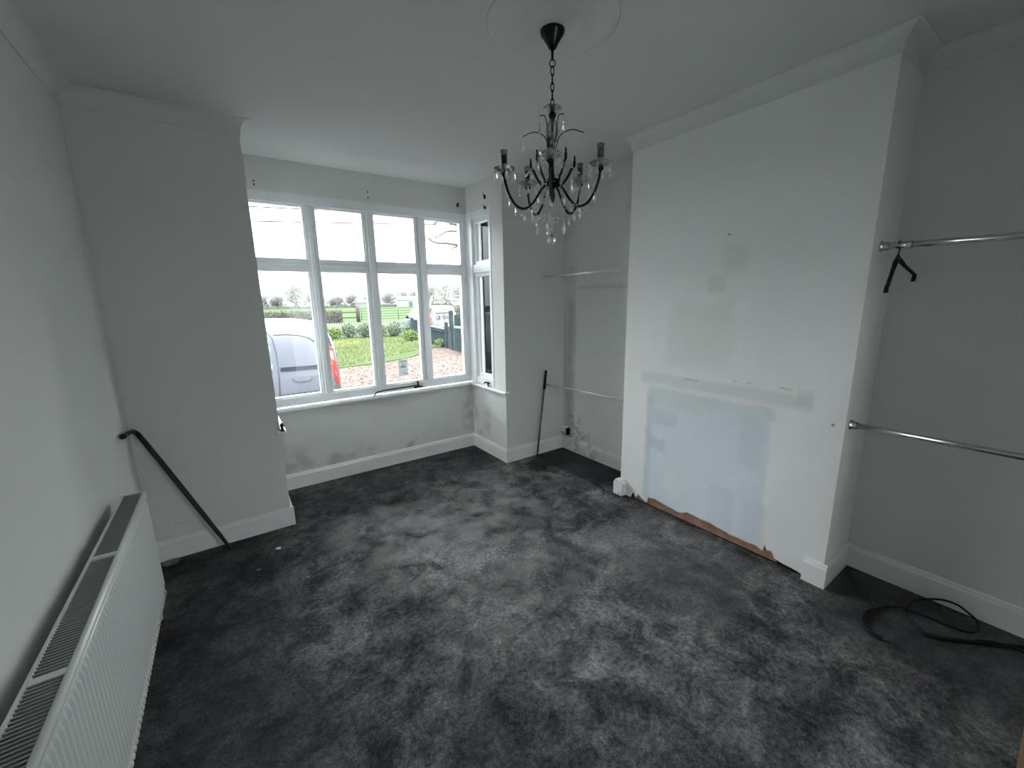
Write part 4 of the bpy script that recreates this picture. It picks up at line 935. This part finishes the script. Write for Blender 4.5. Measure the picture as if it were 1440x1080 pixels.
# far hedgerow, trees, barns --------------------------------------
rd = random.Random(21); b = MB(); P = []
x = -60
while x < 250:
    h = .75+rd.random()*.5; b.box((x, 206, G), (x+4.2, 208, G+h)); x += 4
tag(b.build('far_hedgerow', M['farhedge'], base=(80, 240, G)), 'low dark hedgerow on the far side of the field', 'hedge')
def far_tree(x, y, h, r, label, seed):
    rd = random.Random(seed); t = thing('distant_tree', label, 'tree', (x, y, G), 'distant bare trees')
    MB().tube([(x, y, G), (x+.1, y, G+h*.35), (x, y, G+h*.6)], [.45, .35, .2], 6).build('trunk', M['fartree'], t)
    vs, fs = [], []
    for i in range(800):
        a = rd.random()*2*PI; u = rd.random()**.5; zc = rd.uniform(-1, 1); rr_ = math.sqrt(max(0, 1-zc*zc))*u
        p = V((x+math.cos(a)*r*rr_, y+math.sin(a)*r*rr_, G+h*.62+zc*h*.38)); d = (p-V((x, y, G+h*.3))).normalized()*(.8+.8*rd.random()); d += V((rd.gauss(0, .4), 0, rd.gauss(0, .4)))
        w = V((.30, 0, .16)); k = len(vs); vs += [p-w, p+w, p+d+w*.3, p+d-w*.3]; fs.append((k, k+1, k+2, k+3))
    MB().add(vs, fs).build('crown', M['fartree'], t)
tl = [(33, 248, 12.5, 5.6, 'large round bare tree on the skyline above the silver van'), (42.5, 250, 9, 4.5, 'smaller bare tree just right of the large skyline tree'),
      (19, 252, 5.5, 6, 'low bare tree at the left end of the skyline in the first light'), (24, 255, 6.0, 3.4, 'low bare tree left of the large skyline tree'),
      (54, 252, 5.0, 5, 'low bare tree on the skyline at the left of the second light'), (62, 250, 6.6, 4, 'pointed bare tree on the skyline in the second light'), (70, 252, 4.6, 5, 'low bare tree on the skyline at the right of the second light'),
      (84, 254, 7.4, 6, 'bare tree above the pale barn in the third light'), (93, 250, 8.0, 6, 'bare tree right of the pale barn'), (102, 252, 9.2, 6, 'tall bare tree beside the third mullion'),
      (112, 250, 11.5, 7, 'tall bare tree of the wood, leftmost in the fourth light'), (122, 252, 13, 7, 'tall bare tree of the wood, second in the fourth light'), (132, 250, 12.5, 7, 'tall bare tree of the wood, third in the fourth light'), (143, 252, 14, 8, 'tall bare tree of the wood at the right edge of the fourth light')]
for i, (x, y, h, r, lab) in enumerate(tl):
    yy = 222+(i % 3)*17; k_ = yy/250; far_tree(x*k_, yy, h*k_, r*.8, lab, 100+i)
rd = random.Random(33)
vs, fs = [], []
for i in range(9000):
    x = rd.uniform(-30, 200)*1.1; y = 285+rd.uniform(-4, 4); h = 4.5 + 3.5*max(0, math.sin(x*.05-2)) + 1.5*math.sin(x*.31) + (4 if x > 105 else 0)
    p = V((x, y, G+h*rd.random())); d = V((rd.gauss(0, .5), 0, rd.gauss(.6, .5)))*1.6; w = V((.7, 0, .35)); k = len(vs)
    vs += [p-w, p+w, p+d+w*.3, p+d-w*.3]; fs.append((k, k+1, k+2, k+3))
tag(MB().add(vs, fs).build('far_woodland', M['fartree'], base=(80, 262, G)), 'haze-coloured band of bare woodland along the horizon', 'woodland', kind='stuff')
def barn(x, y, w, h, rh, label, material):
    t = thing('distant_barn', label, 'building', (x, y, G))
    MB().box((x-w/2, y, G), (x+w/2, y+6, G+h)).build('wall', material, t)
    MB().prism([(y-.4, G+h), (y+6.4, G+h), (y+3, G+h+rh)], 'x', x-w/2-.4, x+w/2+.4).build('roof', M['farbarn'], t)
    MB().box((x-1, y-.1, G), (x+1, y, G+h*.7)).build('door', M['farhedge'], t)
barn(76.5, 196, 10, 3.3, 1.6, 'pale grey farm barn in front of the skyline trees in the third light', M['farbarn'])
barn(57, 198, 9, 2.4, 1.2, 'long low pale building on the skyline in the second light', M['whitepaint'])
barn(108, 196, 12, 2.6, 1.0, 'low pale farm building before the wood in the fourth light', M['farbarn'])

# overhead wires and the yellow sleeve ----------------------------
def wire(p0, p1, sag, label):
    p0, p1 = V(p0), V(p1); P = []
    for i in range(25):
        u = i/24; q = p0*(1-u)+p1*u; q.z -= sag*4*u*(1-u); P.append(q)
    tag(MB().tube(P, .06, 5).build('overhead_wire', M['wire'], base=tuple(p0)), label, 'wire', 'overhead wires')
wire((-20, 40, 6.6), (60, 40, 12.4), .35, 'thin overhead wire crossing the top lights, the lower one')
wire((-20, 40, 8.0), (60, 40, 12.6), .3, 'faint overhead wire crossing the first top light, the upper one')
t = tag(MB().tube([(9.10, 21, G), (9.16, 21, .9), (9.45, 21.05, 1.72)], .05, 8).build('yellow_guy_sleeve', M['yellow'], base=(9.1, 21, G)), 'yellow-green sloping stake standing by the white van', 'stake')

# ------------------------------------------------------------------ vans
def van(label, cx, cy, heading, paintm, side_glass, logo, near=1):
    """local: x forward, y left, z up from the ground"""
    name = 'panel_van'
    t = thing(name, label, 'van', (0, 0, 0))
    t['org'] = (0, 0, 0)
    ST = [(2.18, .38, .62, .74, .66, .56), (2.10, .26, .70, .86, .78, .68), (1.75, .22, .84, .98, .87, .76), (1.28, .22, .96, 1.12, .90, .80), (.98, .22, 1.0, 1.36, .90, .77), (.62, .22, 1.0, 1.66, .90, .73), (.30, .22, 1.0, 1.76, .90, .72),
          (-.5, .22, 1.0, 1.80, .90, .73), (-1.3, .22, 1.0, 1.80, .90, .73), (-1.72, .22, 1.0, 1.79, .895, .725), (-1.93, .24, 1.0, 1.76, .885, .71), (-2.05, .27, 1.0, 1.68, .86, .68), (-2.14, .31, 1.0, 1.52, .80, .62), (-2.18, .35, 1.0, 1.36, .74, .58)]
    vs, fs = [], []; K = 13
    def hw(s, z):
        x, zb, zm, zr, wb, wt = s
        if z <= zm: return wb*(.955+.045*math.sin(PI/2*min(1, (z-zb)/max(.01, (zm-zb)*.6))))
        u = (z-zm)/max(.01, zr-zm); return wb*(1-u)+wt*u + .03*math.sin(PI*u)
    for s in ST:
        x, zb, zm, zr, wb, wt = s
        half = []
        for z in (zb, zb+.06, zb+(zm-zb)*.35, zb+(zm-zb)*.7, zm, zm+(zr-zm)*.35, zm+(zr-zm)*.7, zr-.07*min(1, (zr-zm)/.3)): half.append((hw(s, z), z))
        half += [(wt-.06, zr-.02), (wt*.5, zr)]
        ring = half + [(-a, z) for a, z in reversed(half)]
        n = len(ring)
        vs += [(x, a, z) for a, z in ring]
    for i in range(len(ST)-1):
        for k in range(n): fs.append((i*n+k, i*n+(k+1) % n, (i+1)*n+(k+1) % n, (i+1)*n+k))
    fs += [tuple(range(n)), tuple((len(ST)-1)*n+k for k in range(n-1, -1, -1))]
    bd = MB().add(vs, fs, True).build('body', paintm, t)
    cut = MB()
    for wx in (-1.55, 1.30): cut.lathe((wx, 0, .33), [(.40, -1.2), (.40, 1.2)], 28, smooth=False, axis='y')
    co = cut.build('wheel_cut', paintm); bo = bd.modifiers.new('b', 'BOOLEAN'); bo.object = co; bo.operation = 'DIFFERENCE'; bo.solver = 'EXACT'
    dg = bpy.context.evaluated_depsgraph_get(); me = bpy.data.meshes.new_from_object(bd.evaluated_get(dg)); bd.modifiers.clear(); bd.data = me; bpy.data.objects.remove(co)
    def station(x):
        for i in range(len(ST)-1):
            a, b_ = ST[i], ST[i+1]
            if a[0] >= x >= b_[0]:
                u = (a[0]-x)/(a[0]-b_[0]); return tuple(a[j]*(1-u)+b_[j]*u for j in range(6))
        return ST[-1] if x < 0 else ST[0]
    def skin(x, z, sgn, off): return (x, sgn*(hw(station(x), z)+off), z)
    def strip(path, w, sgn, name, material, off=.006):   # a narrow strip following the body side
        b = MB(); P = [V(skin(x, z, sgn, off)) for x, z in path]; b.tube(P, w, 6); return b.build(name, material, t)
    def panel(poly, sgn, name, material, off=.006, th=.02):
        """side panel over the body; poly (x,z) fan"""
        top = [skin(x, z, sgn, off) for x, z in poly]; bot = [skin(x, z, sgn, off-th) for x, z in poly]; n = len(poly); c = (sum(p[0] for p in poly)/n, sum(p[1] for p in poly)/n)
        vs = top+bot+[skin(c[0], c[1], sgn, off)]; fs = [(i, (i+1) % n, 2*n) for i in range(n)] + [(i, n+i, n+(i+1) % n, (i+1) % n) for i in range(n)]
        return MB().add(vs, fs).build(name, material, t)
    def rr(x0, x1, z0, z1, r, n=4):
        o = []
        for cx_, cz_, a0 in ((x1-r, z1-r, 0), (x0+r, z1-r, 90), (x0+r, z0+r, 180), (x1-r, z0+r, 270)):
            for k in range(n+1): a = math.radians(a0+90*k/n); o.append((cx_+r*math.cos(a), cz_+r*math.sin(a)))
        return o
    for sg in (1, -1):
        panel([(1.12, 1.06), (.50, 1.60), (.28, 1.64), (.12, 1.62), (.12, 1.06)], sg, 'front_side_window', M['carglass'])
        if side_glass: panel(rr(-1.285, -.10, 1.07, 1.62, .12), sg, 'sliding_door_window', M['brightglass'])
        strip([(.08, .40), (.08, 1.0), (.06, 1.66)], .006, sg, 'door_seam', M['seam'])
        strip([(-1.31, .62), (-1.34, 1.0), (-1.345, 1.35), (-1.325, 1.55), (-1.26, 1.66), (-1.05, 1.70)], .006, sg, 'door_seam', M['seam'])
        strip([(-1.345, 1.60), (-1.5, 1.60), (-1.66, 1.58), (-1.80, 1.53), (-1.86, 1.47)], .006, sg, 'quarter_seam', M['seam'])
        panel([(-1.37, 1.085), (-1.37, 1.145), (-1.6, 1.14), (-1.8, 1.135), (-2.02, 1.13), (-2.02, 1.07), (-1.8, 1.075), (-1.6, 1.08)], sg, 'door_rail', M['trimgrey'])
        strip([(-1.50, .98), (-1.53, .93), (-1.60, .915), (-1.70, .915), (-1.74, .93), (-1.76, .975)], .005, sg, 'flap_seam', M['seam'])
        panel(rr(-1.2, -1.05, .98, 1.02, .015), sg, 'door_handle', paintm, .02)
        panel(rr(.15, .30, .98, 1.02, .015), sg, 'door_handle', paintm, .02)
        panel([(-.95, .52), (.9, .52), (.9, .58), (-.95, .58)], sg, 'side_moulding', M['trimgrey'])
        # tail lamp wraps the rear corner
        P = [(-1.985, 1.36), (-2.05, 1.37), (-2.12, 1.35), (-2.135, 1.05), (-2.15, .78), (-2.08, .86), (-2.03, 1.1)]
        lp = panel(P, sg, 'tail_lamp', M['redlamp'], .012, .03)
        q = MB().add([skin(x, z, sg, .018) for x, z in [(-2.04, 1.33), (-2.10, 1.32), (-2.11, 1.16), (-2.055, 1.20)]], [(0, 1, 2, 3)]); q.build('reversing_lens', M['amberlamp'], lp)
        panel([(-1.93, 1.70), (-1.99, 1.66), (-2.08, 1.52), (-2.10, 1.38), (-1.99, 1.39), (-1.93, 1.50)], sg, 'rear_pillar_trim', M['trimgrey'], .008)
        panel([(-1.99, .30), (-2.16, .38), (-2.165, .74), (-2.10, .80), (-1.99, .66)], sg, 'bumper_corner', M['bumper'], .02, .03)
        # headlamp, mirror
        panel([(2.13, .62), (2.09, .80), (1.85, .88), (1.75, .84), (1.95, .68)], sg, 'headlamp', M['brightglass'], .01, .03)
        b = MB().ball((.95, sg*1.0, 1.12), .10, 10, 6, 1.1); b.tube([(.95, sg*.86, 1.05), (.95, sg*.98, 1.08)], .03, 6); b.build('door_mirror', M['trimgrey'], t)
        for wx in (-1.55, 1.30):
            wh = MB().lathe((wx, sg*.78, .325), [(.20, -.10), (.30, -.10), (.325, -.07), (.325, .07), (.30, .10), (.20, .10)], 24, axis='y').build('wheel', M['tyre'], t)
            MB().lathe((wx, sg*.80, .325), [(.21, -.06), (.21, .06), (.12, .09), (.04, .10)], 16, axis='y').build('hubcap', M['hub'], wh)
    for wx in (-1.55, 1.30): MB().lathe((wx, 0, .33), [(.395, -.62), (.395, .62)], 20, axis='y').build('wheel_housing', M['tyre'], t)
    MB().box((-2.215, -.74, .32), (-2.12, .74, .58)).build('rear_bumper', M['bumper'], t, bevel=.02)
    MB().box((2.08, -.66, .28), (2.22, .66, .55)).build('front_bumper', M['bumper'], t, bevel=.03)
    # windscreen
    a = [(1.30, .70, 1.13), (1.30, -.70, 1.13), (.64, -.62, 1.66), (.64, .62, 1.66)]
    MB().add([(x+.02, y, z+.012) for x, y, z in a]+[(x-.02, y, z-.03) for x, y, z in a], [(0,1,2,3),(4,7,6,5),(0,4,5,1),(1,5,6,2),(2,6,7,3),(3,7,4,0)]).build('windscreen', M['brightglass'], t)
    # rear doors: seam, handle, plate, high brake lamp
    rear = t
    MB().box((-2.192, -.004, .60), (-2.17, .004, 1.36)).build('rear_seam', M['seam'], rear)
    MB().box((-2.20, -.26, .62), (-2.175, .26, .73)).build('number_plate', M['paper'], rear)
    MB().box((-2.20, -.12, .78), (-2.175, .02, .82)).build('rear_handle', M['trimgrey'], rear)
    MB().box((-2.13, -.14, 1.545), (-2.09, .14, 1.575)).build('high_brake_lamp', M['redlamp'] if not logo else M['trimgrey'], rear)
    if logo:
        xx = -2.19
        def disc(cy, cz, r0, r1, a0=0, a1=360, n=28):
            vs, fs = [], []
            for i in range(n+1):
                a = math.radians(a0+(a1-a0)*i/n)
                for r in (r0, r1): vs.append((xx-.004, cy+r*math.cos(a), cz+r*math.sin(a)))
            for i in range(n): fs.append((2*i, 2*i+1, 2*i+3, 2*i+2))
            return MB().add(vs, fs)
        disc(.40, 1.12, .105, .135).build('logo_ring', M['logo'], rear)
        disc(.40, 1.12, .0, .085, 120, 300).build('logo_half_moon', M['logo'], rear)
        b = MB()
        for (y0, y1, z0, z1) in [(-.10, .17, 1.20, 1.235), (-.36, -.14, 1.20, 1.235), (-.06, .17, 1.12, 1.15), (-.40, -.12, 1.12, 1.15), (-.30, .1, 1.05, 1.075)]: b.box((xx-.006, y0, z0), (xx, y1, z1))
        b.build('door_lettering', M['logo'], rear)
        b = MB(); b.box((xx-.006, -.55, 1.36), (xx+.03, .55, 1.40)); b.build('rear_window_trim', M['trimgrey'], rear)
    t.location = (cx, cy, G); t.rotation_euler = (0, 0, heading)
    t['org'] = (cx, cy, G)
    return t
van('silver-lavender panel van parked on the gravel, rear end showing in the first two lights', -.80, 7.42, PI, M['silver'], True, False)
van('white panel van with a round dark logo on its rear doors beyond the dark fence', 10.53, 24.2, PI/2+.03, M['whitepaint'], False, True)

for o in bpy.data.objects:
    if 'org' in o: del o['org']
